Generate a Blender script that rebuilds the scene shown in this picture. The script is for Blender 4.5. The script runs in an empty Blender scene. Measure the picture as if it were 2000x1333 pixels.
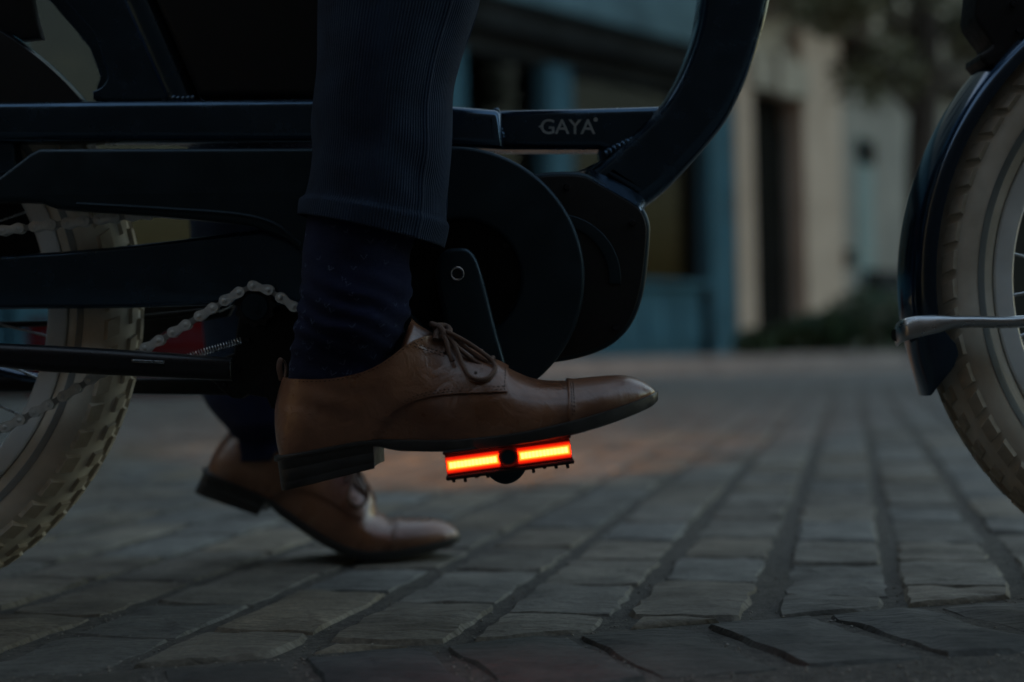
import bpy, bmesh, math, random
from mathutils import Vector, Matrix, noise
random.seed(7)
R = math.radians
S = bpy.context.scene
COL = S.collection

# ------------------------------------------------------------------ camera
FPX, CX, CY = 2860.0, 1000.0, 666.5          # focal length and centre in pixels of the 2000 px wide photograph
H = 0.218
ROLL, PITCH = R(1.26), R(0.36)
fwd = Vector((0, math.cos(PITCH), math.sin(PITCH)))
right = Vector((math.cos(ROLL), 0, -math.sin(ROLL)))
right = (right - right.dot(fwd) * fwd).normalized()
up = right.cross(fwd).normalized()
CAM = Vector((0, 0, H))
cam_d = bpy.data.cameras.new('camera')
cam_d.sensor_width = 36; cam_d.lens = 36 * FPX / 2000
cam_d.clip_start = 0.05; cam_d.clip_end = 500
cam_d.dof.use_dof = True; cam_d.dof.focus_distance = 1.15; cam_d.dof.aperture_fstop = 2.8
cam_d.dof.aperture_blades = 9
cam = bpy.data.objects.new('camera', cam_d); COL.objects.link(cam)
cam.matrix_world = Matrix(((right.x, up.x, -fwd.x, 0), (right.y, up.y, -fwd.y, 0), (right.z, up.z, -fwd.z, H), (0, 0, 0, 1)))
S.camera = cam

# ------------------------------------------------------------------ world, sun, exposure
SUN_EL, SUN_AZ = R(6.0), R(-60.0)             # azimuth measured from +Y towards +X
w = bpy.data.worlds.new('World'); S.world = w; w.use_nodes = True
nt = w.node_tree; bg = nt.nodes['Background']
sky = nt.nodes.new('ShaderNodeTexSky'); sky.sky_type = 'NISHITA'; sky.sun_disc = False
sky.sun_elevation = SUN_EL; sky.sun_rotation = SUN_AZ
sky.air_density = 1.0; sky.dust_density = 4.0; sky.ozone_density = 0.5
nt.links.new(sky.outputs[0], bg.inputs[0]); bg.inputs[1].default_value = 0.12
sun_d = bpy.data.lights.new('sun', 'SUN'); sun_d.energy = 0.15; sun_d.angle = R(25); sun_d.color = (1.0, 0.78, 0.58)
sun = bpy.data.objects.new('sun', sun_d); COL.objects.link(sun)
sdir = Vector((math.sin(SUN_AZ) * math.cos(R(14)), math.cos(SUN_AZ) * math.cos(R(14)), math.sin(R(14))))
sun.rotation_euler = sdir.to_track_quat('Z', 'Y').to_euler(); sun.location = (0, 0, 8)
S.view_settings.view_transform = 'Standard'; S.view_settings.look = 'None'
S.view_settings.exposure = 2.7; S.view_settings.gamma = 1.0
S.cycles.use_denoising = True
S.cycles.max_bounces = 8
S.cycles.sample_clamp_indirect = 4.0

# ------------------------------------------------------------------ helpers
def ray(px, py):
    return (fwd * FPX + right * (px - CX) + up * (CY - py)).normalized()
def P(px, py, Y):
    d = ray(px, py); return CAM + d * (Y / d.y)
def G(px, py):
    d = ray(px, py); return CAM + d * (-H / d.z)

WM = {}
def reg(o, parent=None, world=None):
    COL.objects.link(o)
    W = world if world is not None else Matrix.Identity(4)
    o.matrix_basis = W
    WM[o.name] = W.copy()
    if parent is not None:
        o.parent = parent; o.matrix_parent_inverse = WM[parent.name].inverted()
    return o
def tag(o, label=None, cat=None, group=None, kind=None):
    if label: o['label'] = label
    if cat: o['category'] = cat
    if group: o['group'] = group
    if kind: o['kind'] = kind
    return o
def empty(name, loc, parent=None):
    o = bpy.data.objects.new(name, None); o.empty_display_size = 0.05
    return reg(o, parent, Matrix.Translation(Vector(loc)))
def finish(me, mat, ang=35):
    if mat is not None: me.materials.append(mat)
    if len(me.polygons):
        me.polygons.foreach_set('use_smooth', [True] * len(me.polygons))
        if ang is not None:
            try: me.set_sharp_from_angle(angle=R(ang))
            except Exception: pass
    me.update()
    return me
def mk(name, v, f, mat, parent=None, ang=35, world=None, weld=False):
    me = bpy.data.meshes.new(name)
    me.from_pydata([tuple(p) for p in v], [], f)
    if weld:
        bm = bmesh.new(); bm.from_mesh(me); bmesh.ops.remove_doubles(bm, verts=bm.verts, dist=1e-5)
        bmesh.ops.recalc_face_normals(bm, faces=bm.faces); bm.to_mesh(me); bm.free()
    finish(me, mat, ang)
    return reg(bpy.data.objects.new(name, me), parent, world)
def from_me(name, me, parent=None, world=None):
    return reg(bpy.data.objects.new(name, me), parent, world)

class MB:
    def __init__(s): s.v = []; s.f = []
    def add(s, v, f):
        n = len(s.v); s.v += [Vector(p) for p in v]; s.f += [tuple(i + n for i in q) for q in f]
    def box(s, lo, hi, M=None):
        x0, y0, z0 = lo; x1, y1, z1 = hi
        v = [Vector(p) for p in ((x0,y0,z0),(x1,y0,z0),(x1,y1,z0),(x0,y1,z0),(x0,y0,z1),(x1,y0,z1),(x1,y1,z1),(x0,y1,z1))]
        if M is not None: v = [M @ p for p in v]
        s.add(v, [(0,3,2,1),(4,5,6,7),(0,1,5,4),(1,2,6,5),(2,3,7,6),(3,0,4,7)])
    def tube(s, path, rad, n=10, cap=True):
        path = [Vector(p) for p in path]
        if not isinstance(rad, (list, tuple)): rad = [rad] * len(path)
        t0 = (path[1] - path[0]).normalized()
        a = Vector((0, 0, 1)) if abs(t0.z) < .9 else Vector((1, 0, 0))
        nrm = (a - a.dot(t0) * t0).normalized(); rings = []
        for i, p in enumerate(path):
            t = (path[min(i+1, len(path)-1)] - path[max(i-1, 0)]).normalized()
            nrm = (nrm - nrm.dot(t) * t).normalized(); b = t.cross(nrm)
            r = rad[i]; ra, rb = r if isinstance(r, tuple) else (r, r)
            rings.append([p + nrm * (ra * math.cos(2*math.pi*k/n)) + b * (rb * math.sin(2*math.pi*k/n)) for k in range(n)])
        s.loft(rings, cap)
    def loft(s, rings, cap=True, closed=True):
        n = len(rings[0]); v = [p for r in rings for p in r]; f = []
        for i in range(len(rings)-1):
            for k in range(n if closed else n-1):
                k2 = (k+1) % n
                f.append((i*n+k, i*n+k2, (i+1)*n+k2, (i+1)*n+k))
        if cap and closed:
            f.append(tuple(reversed(range(n)))); f.append(tuple((len(rings)-1)*n+k for k in range(n)))
        s.add(v, f)
    def disc(s, c, r, y0, y1, n=24, r1=None):           # cylinder with axis along Y
        r1 = r if r1 is None else r1
        a = [Vector((c[0]+r*math.cos(2*math.pi*k/n), y0, c[1]+r*math.sin(2*math.pi*k/n))) for k in range(n)]
        b = [Vector((c[0]+r1*math.cos(2*math.pi*k/n), y1, c[1]+r1*math.sin(2*math.pi*k/n))) for k in range(n)]
        s.loft([a, b])
    def build(s, name, mat, parent=None, ang=35, world=None, weld=False):
        return mk(name, s.v, s.f, mat, parent, ang, world, weld)

def spl(pts, n=8, closed=False):                        # Catmull-Rom through points
    pts = [Vector(p) for p in pts]; out = []; m = len(pts)
    rng = range(m) if closed else range(m-1)
    for i in rng:
        p1, p2 = pts[i], pts[(i+1) % m]
        p0 = pts[(i-1) % m] if (closed or i > 0) else p1 + (p1 - p2)
        p3 = pts[(i+2) % m] if (closed or i+2 < m) else p2 + (p2 - p1)
        for k in range(n):
            t = k / n
            out.append(0.5*((2*p1) + (p2-p0)*t + (2*p0-5*p1+4*p2-p3)*t*t + (3*p1-p0-3*p2+p3)*t**3))
    if not closed: out.append(pts[-1])
    return out
def interp(tab, x):
    if x <= tab[0][0]: return tab[0][1]
    for (a, p), (b, q) in zip(tab, tab[1:]):
        if x <= b:
            t = (x - a) / (b - a); return p + (q - p) * t
    return tab[-1][1]
def smooth_tab(tab, n=6):
    return [(p.x, p.y) for p in spl([(a, b) for a, b in tab], n)]

def prism_me(name, pts, thick, mat, bevel=.002, holes=(), res=3, ang=40):
    cu = bpy.data.curves.new(name, 'CURVE'); cu.dimensions = '2D'; cu.fill_mode = 'BOTH'
    cu.extrude = max(thick/2 - bevel, 0.0001); cu.bevel_depth = bevel; cu.bevel_resolution = res; cu.offset = -bevel
    for loop in [pts] + list(holes):
        sp = cu.splines.new('POLY'); sp.points.add(len(loop)-1); sp.use_cyclic_u = True
        for q, p in zip(sp.points, loop): q.co = (p[0], p[1], 0, 1)
    ob = bpy.data.objects.new(name, cu)
    me = bpy.data.meshes.new_from_object(ob); me.name = name
    bpy.data.objects.remove(ob); bpy.data.curves.remove(cu)
    bm = bmesh.new(); bm.from_mesh(me); bmesh.ops.remove_doubles(bm, verts=bm.verts, dist=1e-6)
    bm.to_mesh(me); bm.free()
    me.materials.clear()
    return finish(me, mat, ang)
RX = Matrix.Rotation(math.pi/2, 4, 'X')                 # curve plane XY -> world XZ
def prism(name, px_pts, Yn, thick, mat, parent, bevel=.002, holes=(), res=3, smooth=0, ang=40):
    """plate whose near face lies at depth Yn; its outline is given where the photograph shows it"""
    f = lambda L: [(q.x, q.z) for q in (P(a, b, Yn) for a, b in L)]
    if smooth: px_pts = [(p.x, p.y) for p in spl(px_pts, smooth, True)]
    me = prism_me(name, f(px_pts), thick, mat, bevel, [f(h) for h in holes], res, ang)
    me.transform(Matrix.Translation((0, Yn + thick/2, 0)) @ RX)
    return from_me(name, me, parent)
def circ(cx, cy, r, a0=0, a1=360, n=40):
    return [(cx + r*math.cos(R(a0+(a1-a0)*k/n)), cy + r*math.sin(R(a0+(a1-a0)*k/n))) for k in range(n + (0 if abs(a1-a0) >= 360 else 1))]

# ------------------------------------------------------------------ materials
def material(name, base, rough=.5, metal=0, var=0, vscale=8, bump=0, bscale=200, rvar=0, spec=.5, coat=0, base2=None, sheen=0, coords='Object', detail=5, bdist=.001):
    m = bpy.data.materials.new(name); m.use_nodes = True; n = m.node_tree.nodes; l = m.node_tree.links
    b = n['Principled BSDF']
    b.inputs['Base Color'].default_value = (*base, 1); b.inputs['Roughness'].default_value = rough
    b.inputs['Metallic'].default_value = metal; b.inputs['Specular IOR Level'].default_value = spec
    b.inputs['Coat Weight'].default_value = coat; b.inputs['Coat Roughness'].default_value = .12
    b.inputs['Sheen Weight'].default_value = sheen
    tc = n.new('ShaderNodeTexCoord')
    if var or base2:
        t = n.new('ShaderNodeTexNoise'); t.inputs['Scale'].default_value = vscale; t.inputs['Detail'].default_value = detail
        l.new(tc.outputs[coords], t.inputs['Vector'])
        cr = n.new('ShaderNodeValToRGB'); cr.color_ramp.elements[0].position = .32; cr.color_ramp.elements[1].position = .68
        c2 = base2 if base2 else tuple(c*(1+var) for c in base)
        c1 = base if base2 else tuple(c*(1-var) for c in base)
        cr.color_ramp.elements[0].color = (*c1, 1); cr.color_ramp.elements[1].color = (*c2, 1)
        l.new(t.outputs['Fac'], cr.inputs['Fac']); l.new(cr.outputs['Color'], b.inputs['Base Color'])
    if rvar:
        t = n.new('ShaderNodeTexNoise'); t.inputs['Scale'].default_value = vscale*2.3; t.inputs['Detail'].default_value = 6
        l.new(tc.outputs[coords], t.inputs['Vector'])
        mr = n.new('ShaderNodeMapRange'); mr.inputs['From Min'].default_value = .3; mr.inputs['From Max'].default_value = .7
        mr.inputs['To Min'].default_value = rough-rvar; mr.inputs['To Max'].default_value = rough+rvar
        l.new(t.outputs['Fac'], mr.inputs['Value']); l.new(mr.outputs['Result'], b.inputs['Roughness'])
    if bump:
        t = n.new('ShaderNodeTexNoise'); t.inputs['Scale'].default_value = bscale; t.inputs['Detail'].default_value = 6
        l.new(tc.outputs[coords], t.inputs['Vector'])
        bp = n.new('ShaderNodeBump'); bp.inputs['Strength'].default_value = bump; bp.inputs['Distance'].default_value = bdist
        l.new(t.outputs['Fac'], bp.inputs['Height']); l.new(bp.outputs['Normal'], b.inputs['Normal'])
    return m
def emitter(name, col, strength):
    m = bpy.data.materials.new(name); m.use_nodes = True; b = m.node_tree.nodes['Principled BSDF']
    b.inputs['Base Color'].default_value = (.3, .02, .01, 1); b.inputs['Roughness'].default_value = .3
    b.inputs['Emission Color'].default_value = (*col, 1); b.inputs['Emission Strength'].default_value = strength
    return m

M = {}
M['frame'] = material('frame_paint', (.052, .090, .135), .22, metal=.9, var=.12, vscale=30, bump=.05, bscale=900, rvar=.09, spec=.5)
M['guard'] = material('guard_plastic', (.024, .040, .052), .40, metal=.7, bump=.10, bscale=1600, rvar=.12, vscale=18, spec=.3)
M['mudguard'] = material('mudguard_gloss', (.034, .068, .115), .16, metal=.9, coat=.6, rvar=.04, vscale=25)
M['black'] = material('black_plastic', (.005, .0055, .006), .55, bump=.08, bscale=1200, rvar=.08, vscale=60, spec=.35)
M['blackmetal'] = material('black_metal', (.012, .013, .016), .33, metal=.2, rvar=.08, vscale=60)
M['steel'] = material('chain_steel', (.62, .65, .64), .38, metal=.15, var=.15, vscale=120, bump=.1, bscale=1500, rvar=.1)
M['steel2'] = material('inner_link_steel', (.30, .31, .30), .45, metal=.2, var=.15, vscale=120)
M['alu'] = material('aluminium', (.50, .53, .55), .30, metal=1, rvar=.06, vscale=40, bump=.03, bscale=1500)
M['rim'] = material('rim_alu', (.80, .83, .82), .38, metal=.0, var=.08, vscale=30, rvar=.06)
M['tyre'] = material('cream_rubber', (.50, .45, .36), .70, base2=(.70, .65, .55), vscale=26, bump=.10, bscale=500, rvar=.06, spec=.3)
M['tread'] = material('worn_tread_rubber', (.36, .31, .235), .85, base2=(.56, .50, .41), vscale=45, bump=.2, bscale=700, spec=.25)
M['stripe'] = material('reflective_stripe', (.17, .19, .19), .45, var=.1, vscale=40)
M['sole'] = material('outsole_rubber', (.020, .020, .019), .45, var=.35, vscale=60, bump=.25, bscale=260, rvar=.12)
M['lace'] = material('lace_cord', (.085, .036, .017), .7, var=.2, vscale=200, bump=.5, bscale=2500, sheen=.2)
M['stitch'] = material('stitch_thread', (.030, .014, .008), .8)
M['red'] = material('red_paint', (.050, .0022, .003), .9, var=.2, vscale=5, spec=.08)
M['print'] = material('frame_lettering', (.34, .36, .36), .5, var=.06, vscale=400)
M['lens'] = material('red_lens', (.55, .018, .006), .12, spec=.6)
M['led0'] = emitter('led_core', (1.0, .0480, .0092), 5.6)
M['led'] = emitter('led_bar', (1.0, .0360, .0024), 2.6)
M['led2'] = emitter('led_diffuser', (1.0, .0260, .0012), .75)
M['led3'] = emitter('lit_red_lens', (1.0, .014, .002), .12)
M['void'] = material('dark_socket', (.006, .006, .006), .8)

def leather_mat():
    m = material('brown_leather', (.092, .032, .0125), .33, base2=(.285, .130, .066), vscale=15, detail=6, rvar=.12, bump=.20, bscale=1500, coat=.35, bdist=.0006, spec=.8)
    n = m.node_tree.nodes; l = m.node_tree.links
    b = n['Principled BSDF']
    old = b.inputs['Normal'].links[0].from_node
    tc = [x for x in n if x.bl_idname == 'ShaderNodeTexCoord'][0]
    v = n.new('ShaderNodeTexVoronoi'); v.inputs['Scale'].default_value = 700; v.feature = 'DISTANCE_TO_EDGE'
    l.new(tc.outputs['Object'], v.inputs['Vector'])
    b2 = n.new('ShaderNodeBump'); b2.inputs['Strength'].default_value = .22; b2.inputs['Distance'].default_value = .0006
    l.new(v.outputs['Distance'], b2.inputs['Height']); l.new(old.outputs['Normal'], b2.inputs['Normal'])
    w2 = n.new('ShaderNodeTexNoise'); w2.inputs['Scale'].default_value = 55; w2.inputs['Detail'].default_value = 3; w2.inputs['Distortion'].default_value = 1.2
    l.new(tc.outputs['Object'], w2.inputs['Vector'])
    b3 = n.new('ShaderNodeBump'); b3.inputs['Strength'].default_value = .22; b3.inputs['Distance'].default_value = .005
    l.new(w2.outputs['Fac'], b3.inputs['Height']); l.new(b2.outputs['Normal'], b3.inputs['Normal']); l.new(b3.outputs['Normal'], b.inputs['Normal'])
    return m
M['leather'] = leather_mat()

def cloth_mat(name, base, base2, pitch, depth, axis=0):
    m = material(name, base, .85, base2=base2, vscale=38, sheen=.06, spec=.15)
    n = m.node_tree.nodes; l = m.node_tree.links; b = n['Principled BSDF']
    uv = n.new('ShaderNodeUVMap'); sx = n.new('ShaderNodeSeparateXYZ'); l.new(uv.outputs['UV'], sx.inputs[0])
    a = n.new('ShaderNodeMath'); a.operation = 'MULTIPLY'; a.inputs[1].default_value = 2*math.pi/pitch
    l.new(sx.outputs[axis], a.inputs[0])
    nz = n.new('ShaderNodeTexNoise'); nz.inputs['Scale'].default_value = 25; tc = n.new('ShaderNodeTexCoord'); l.new(tc.outputs['Object'], nz.inputs['Vector'])
    ad = n.new('ShaderNodeMath'); ad.operation = 'MULTIPLY_ADD'; ad.inputs[1].default_value = 3.0; l.new(nz.outputs['Fac'], ad.inputs[0]); l.new(a.outputs[0], ad.inputs[2])
    sn = n.new('ShaderNodeMath'); sn.operation = 'SINE'; l.new(ad.outputs[0], sn.inputs[0])
    bp = n.new('ShaderNodeBump'); bp.inputs['Strength'].default_value = 1.0; bp.inputs['Distance'].default_value = depth
    l.new(sn.outputs[0], bp.inputs['Height'])
    fz = n.new('ShaderNodeTexNoise'); fz.inputs['Scale'].default_value = 900; l.new(tc.outputs['Object'], fz.inputs['Vector'])
    b2 = n.new('ShaderNodeBump'); b2.inputs['Strength'].default_value = .5; b2.inputs['Distance'].default_value = .0006
    l.new(fz.outputs['Fac'], b2.inputs['Height']); l.new(bp.outputs['Normal'], b2.inputs['Normal']); l.new(b2.outputs['Normal'], b.inputs['Normal'])
    return m
M['cord'] = cloth_mat('navy_corduroy', (.008, .018, .040), (.017, .034, .068), .0023, .0005)
M['sock'] = cloth_mat('navy_knit', (.0045, .0080, .036), (.0090, .016, .058), .0011, .0002)
M['fleck'] = material('sock_fleck_thread', (.10, .13, .20), .8)

# ================================================================== SETTING
# ---- ground: sand bed, setts, far pavement
def ground_mat():
    m = material('joint_sand', (.036, .033, .028), .95, base2=(.100, .092, .078), vscale=140, bump=.9, bscale=420, bdist=.004)
    return m
def stone_mat(name, c1, c2):
    m = bpy.data.materials.new(name); m.use_nodes = True; n = m.node_tree.nodes; l = m.node_tree.links; b = n['Principled BSDF']
    tc = n.new('ShaderNodeTexCoord'); oi = n.new('ShaderNodeObjectInfo')
    ad = n.new('ShaderNodeVectorMath'); ad.operation = 'MULTIPLY_ADD'; ad.inputs[1].default_value = (1, 1, 1)
    mp = n.new('ShaderNodeMapping'); l.new(tc.outputs['Object'], mp.inputs['Vector'])
    cb = n.new('ShaderNodeCombineXYZ'); sc = n.new('ShaderNodeMath'); sc.operation = 'MULTIPLY'; sc.inputs[1].default_value = 37
    l.new(oi.outputs['Random'], sc.inputs[0]); l.new(sc.outputs[0], cb.inputs[0]); l.new(sc.outputs[0], cb.inputs[1]); l.new(cb.outputs[0], mp.inputs['Location'])
    t = n.new('ShaderNodeTexNoise'); t.inputs['Scale'].default_value = 14; t.inputs['Detail'].default_value = 8; t.inputs['Roughness'].default_value = .65; l.new(mp.outputs[0], t.inputs['Vector'])
    cr = n.new('ShaderNodeValToRGB'); cr.color_ramp.elements[0].position = .3; cr.color_ramp.elements[1].position = .7
    cr.color_ramp.elements[0].color = (*c1, 1); cr.color_ramp.elements[1].color = (*c2, 1); l.new(t.outputs['Fac'], cr.inputs['Fac'])
    hsv = n.new('ShaderNodeHueSaturation'); l.new(cr.outputs['Color'], hsv.inputs['Color'])
    mr = n.new('ShaderNodeMapRange'); mr.inputs['To Min'].default_value = .72; mr.inputs['To Max'].default_value = 1.28; l.new(oi.outputs['Random'], mr.inputs['Value']); l.new(mr.outputs[0], hsv.inputs['Value'])
    hr = n.new('ShaderNodeMath'); hr.operation = 'MULTIPLY'; hr.inputs[1].default_value = 7.31; l.new(oi.outputs['Random'], hr.inputs[0])
    hf = n.new('ShaderNodeMath'); hf.operation = 'FRACT'; l.new(hr.outputs[0], hf.inputs[0])
    hc = n.new('ShaderNodeMix'); hc.data_type = 'RGBA'; hc.blend_type = 'MIX'; hc.inputs[6].default_value = (1.12, 1.0, .82, 1); hc.inputs[7].default_value = (.92, .99, 1.04, 1); l.new(hf.outputs[0], hc.inputs[0])
    hm = n.new('ShaderNodeVectorMath'); hm.operation = 'MULTIPLY'; l.new(hsv.outputs['Color'], hm.inputs[0]); l.new(hc.outputs[2], hm.inputs[1])
    r = n.new('ShaderNodeMapRange'); r.inputs['From Min'].default_value = .3; r.inputs['From Max'].default_value = .7; r.inputs['To Min'].default_value = .80; r.inputs['To Max'].default_value = .52
    l.new(t.outputs['Fac'], r.inputs['Value']); l.new(r.outputs[0], b.inputs['Roughness'])
    b.inputs['Specular IOR Level'].default_value = .38
    spk = n.new('ShaderNodeTexNoise'); spk.inputs['Scale'].default_value = 210; spk.inputs['Detail'].default_value = 5; spk.inputs['Roughness'].default_value = .7; l.new(mp.outputs[0], spk.inputs['Vector'])
    sr = n.new('ShaderNodeMapRange'); sr.inputs['From Min'].default_value = .35; sr.inputs['From Max'].default_value = .68; sr.inputs['To Min'].default_value = .70; sr.inputs['To Max'].default_value = 1.30; l.new(spk.outputs['Fac'], sr.inputs['Value'])
    ge = n.new('ShaderNodeNewGeometry'); stn = n.new('ShaderNodeTexNoise'); stn.inputs['Scale'].default_value = 3.2; stn.inputs['Detail'].default_value = 6; l.new(ge.outputs['Position'], stn.inputs['Vector'])
    st2 = n.new('ShaderNodeMapRange'); st2.inputs['From Min'].default_value = .35; st2.inputs['From Max'].default_value = .62; st2.inputs['To Min'].default_value = .66; st2.inputs['To Max'].default_value = 1.10; l.new(stn.outputs['Fac'], st2.inputs['Value'])
    sm_ = n.new('ShaderNodeMath'); sm_.operation = 'MULTIPLY'; l.new(sr.outputs[0], sm_.inputs[0]); l.new(st2.outputs[0], sm_.inputs[1]); sr = sm_
    mx = n.new('ShaderNodeVectorMath'); mx.operation = 'SCALE'; l.new(hm.outputs[0], mx.inputs[0]); l.new(sr.outputs[0], mx.inputs['Scale']); l.new(mx.outputs[0], b.inputs['Base Color'])
    # layered, flaky relief along the stone's width plus fine grit
    mp2 = n.new('ShaderNodeMapping'); mp2.inputs['Scale'].default_value = (14, 60, 14); l.new(mp.outputs[0], mp2.inputs['Vector'])
    fl = n.new('ShaderNodeTexNoise'); fl.inputs['Scale'].default_value = 1.2; fl.inputs['Detail'].default_value = 9; l.new(mp2.outputs[0], fl.inputs['Vector'])
    b1 = n.new('ShaderNodeBump'); b1.inputs['Strength'].default_value = .8; b1.inputs['Distance'].default_value = .009; l.new(fl.outputs['Fac'], b1.inputs['Height'])
    gr = n.new('ShaderNodeTexNoise'); gr.inputs['Scale'].default_value = 330; gr.inputs['Detail'].default_value = 4; l.new(mp.outputs[0], gr.inputs['Vector'])
    b2 = n.new('ShaderNodeBump'); b2.inputs['Strength'].default_value = .45; b2.inputs['Distance'].default_value = .0015; l.new(gr.outputs['Fac'], b2.inputs['Height'])
    l.new(b1.outputs['Normal'], b2.inputs['Normal']); l.new(b2.outputs['Normal'], b.inputs['Normal'])
    return m
M['sand'] = ground_mat()
M['sett'] = stone_mat('sett_stone', (.078, .073, .064), (.175, .165, .143))
M['sett_shaded'] = stone_mat('shaded_sett_stone', (.030, .031, .030), (.072, .071, .066))  # near setts: vignette and shade around the bicycle put into the colour
mb = MB(); mb.add([(-60,-60,-.0042),(60,-60,-.0042),(60,90,-.0042),(-60,90,-.0042)], [(0,1,2,3)])
ground = tag(mb.build('pavement', M['sand'], ang=None), 'grey stone sett pavement with sandy joints under the bicycle', kind='structure')

def stone_geo(poly, seed, z=0.0, hh=.03):
    """poly: outline in the plane -> irregular worn stone"""
    rnd = random.Random(seed); n = len(poly); c = sum((Vector(p) for p in poly), Vector((0, 0))) / n
    ring = []
    for i in range(n):
        a, b = Vector(poly[i]), Vector(poly[(i+1) % n]); L = (b-a).length
        k = max(1, int(L/(.020 if c.y < 2.2 or c.length < .5 else .05)))
        nn = Vector((-(b-a).y, (b-a).x)).normalized()
        for j in range(k):
            t = j/k; q = a.lerp(b, t)
            if j: q = q + nn*rnd.uniform(-.0034, .0026)
            else: q = q + (c-q).normalized()*rnd.uniform(.001, .005)
            ring.append(q)
    m = len(ring); v = []; f = []
    zs = [z + rnd.uniform(-.0012, .0012) for _ in ring]
    for q in ring: v.append((q.x, q.y, z-hh))
    for q, zz in zip(ring, zs): v.append((q.x, q.y, zz-.0055))
    for q, zz in zip(ring, zs):
        d = c - q; e = q + d.normalized()*min(.0042, d.length*.3); v.append((e.x, e.y, zz-.0012))
    for q, zz in zip(ring, zs):
        e = q.lerp(c, .45); v.append((e.x, e.y, zz + rnd.uniform(-.0004, .0010)))
    v.append((c.x, c.y, z+.0008))
    for r0 in range(3):
        for i in range(m):
            j = (i+1) % m; f.append((r0*m+i, r0*m+j, (r0+1)*m+j, (r0+1)*m+i))
    for i in range(m): f.append((3*m+i, 3*m+(i+1) % m, 4*m))
    return v, f
def clip(poly, p0, nrm):                                # keep the side the normal points to
    out = []
    for i in range(len(poly)):
        a, b = poly[i], poly[(i+1) % len(poly)]; da, db = (a-p0).dot(nrm), (b-p0).dot(nrm)
        if da >= 0: out.append(a)
        if (da >= 0) != (db >= 0): out.append(a.lerp(b, da/(da-db)))
    return out
def area(p): return abs(sum(p[i].x*p[(i+1) % len(p)].y - p[(i+1) % len(p)].x*p[i].y for i in range(len(p)))/2)
B1 = Vector((-.152, 1.080)); B1d = Vector((.548, .158)).normalized(); B1n = Vector((-B1d.y, B1d.x))
B2 = Vector((.088, .968)); B2d = Vector((.257, .062)).normalized(); B2n = Vector((-B2d.y, B2d.x))
stones = []                                             # (polygon, centre)
ux = Vector((math.sin(R(13)), math.cos(R(13)))); wx = Vector((ux.y, -ux.x))
def visible(c, m=.12):
    return abs(c.x) < (CX/FPX)*max(c.y, .5) + m
def columns(u, w_, org, pitch, length, jw, jl, i0, i1, j0, j1, clips, rs):
    rnd = random.Random(rs)
    for i in range(i0, i1):
        off = rnd.uniform(0, min(length, .2)); wob = rnd.uniform(-.003, .003); pos = -off
        for j in range(j0, j1):
            L = length*rnd.uniform(.82, 1.18); a = pos; pos += L
            if a > 7.5: break
            x0, x1 = i*pitch + jw/2 + wob + rnd.uniform(-.003, .003), (i+1)*pitch - jw/2 + wob + rnd.uniform(-.003, .003)
            y0, y1 = a + jl/2, a + L - jl/2; sk = rnd.uniform(-.004, .004)
            poly = [org + w_*x0 + u*(y0+sk), org + w_*x1 + u*(y0-sk), org + w_*x1 + u*y1, org + w_*x0 + u*y1]
            poly = [p.copy() for p in poly]
            for p0, nr in clips:
                poly = clip(poly, p0, nr)
                if len(poly) < 3: break
            if len(poly) < 3 or area(poly) < .0012: continue
            c = sum(poly, Vector((0, 0)))/len(poly)
            if c.y < .75 or not visible(c, .10 + .02*c.y): continue
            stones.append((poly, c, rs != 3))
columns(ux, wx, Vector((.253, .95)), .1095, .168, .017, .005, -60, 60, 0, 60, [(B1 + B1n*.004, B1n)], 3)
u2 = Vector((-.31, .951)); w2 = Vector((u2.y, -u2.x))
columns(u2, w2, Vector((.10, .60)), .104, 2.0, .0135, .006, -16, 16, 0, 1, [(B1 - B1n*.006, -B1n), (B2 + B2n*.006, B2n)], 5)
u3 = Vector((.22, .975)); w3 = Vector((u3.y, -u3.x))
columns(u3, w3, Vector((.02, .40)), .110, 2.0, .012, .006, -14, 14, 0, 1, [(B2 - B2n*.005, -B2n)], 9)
stones.sort(key=lambda s: s[1].y)
rest = MB()
for i, (poly, c, dk) in enumerate(stones):
    rz = random.uniform(-.002, .0015)
    if i < 300:
        d = wx
        loc = [q - c for q in poly]
        v, f = stone_geo(loc, i)
        tilt = Matrix.Translation((c.x, c.y, rz)) @ Matrix.Rotation(random.uniform(-.010, .010), 4, 'X') @ Matrix.Rotation(random.uniform(-.012, .012), 4, 'Y')
        o = mk('paving_stone', v, f, M['sett_shaded' if dk else 'sett'], ground, 40, tilt)
    else:
        rest.add(*stone_geo(poly, i, rz))
if rest.v: tag(rest.build('distant_paving_stones', M['sett'], ground, 40), kind='stuff')

# grit lying in the joints: too small to pick apart
gr_ = MB(); rq = random.Random(21)
for _ in range(3200):
    y = .95 + 1.5*rq.random()**1.6; x = rq.uniform(-.36, .36)*y*1.05; r_ = rq.uniform(.0006, .0019)
    c_ = Vector((x, y, -.0036)); q_ = [Vector((rq.uniform(.6, 1.2)*r_, 0, 0)), Vector((0, rq.uniform(.6, 1.2)*r_, 0)), Vector((0, 0, rq.uniform(.5, 1.0)*r_))]
    v_ = [c_+q_[0], c_+q_[1], c_-q_[0], c_-q_[1], c_+q_[2], c_-q_[2]]
    gr_.add(v_, [(0,1,4),(1,2,4),(2,3,4),(3,0,4),(1,0,5),(2,1,5),(3,2,5),(0,3,5)])
tag(gr_.build('joint_grit', material('grit', (.10, .09, .075), .8, base2=(.30, .28, .24), vscale=300), ground, 20), kind='stuff')

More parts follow.
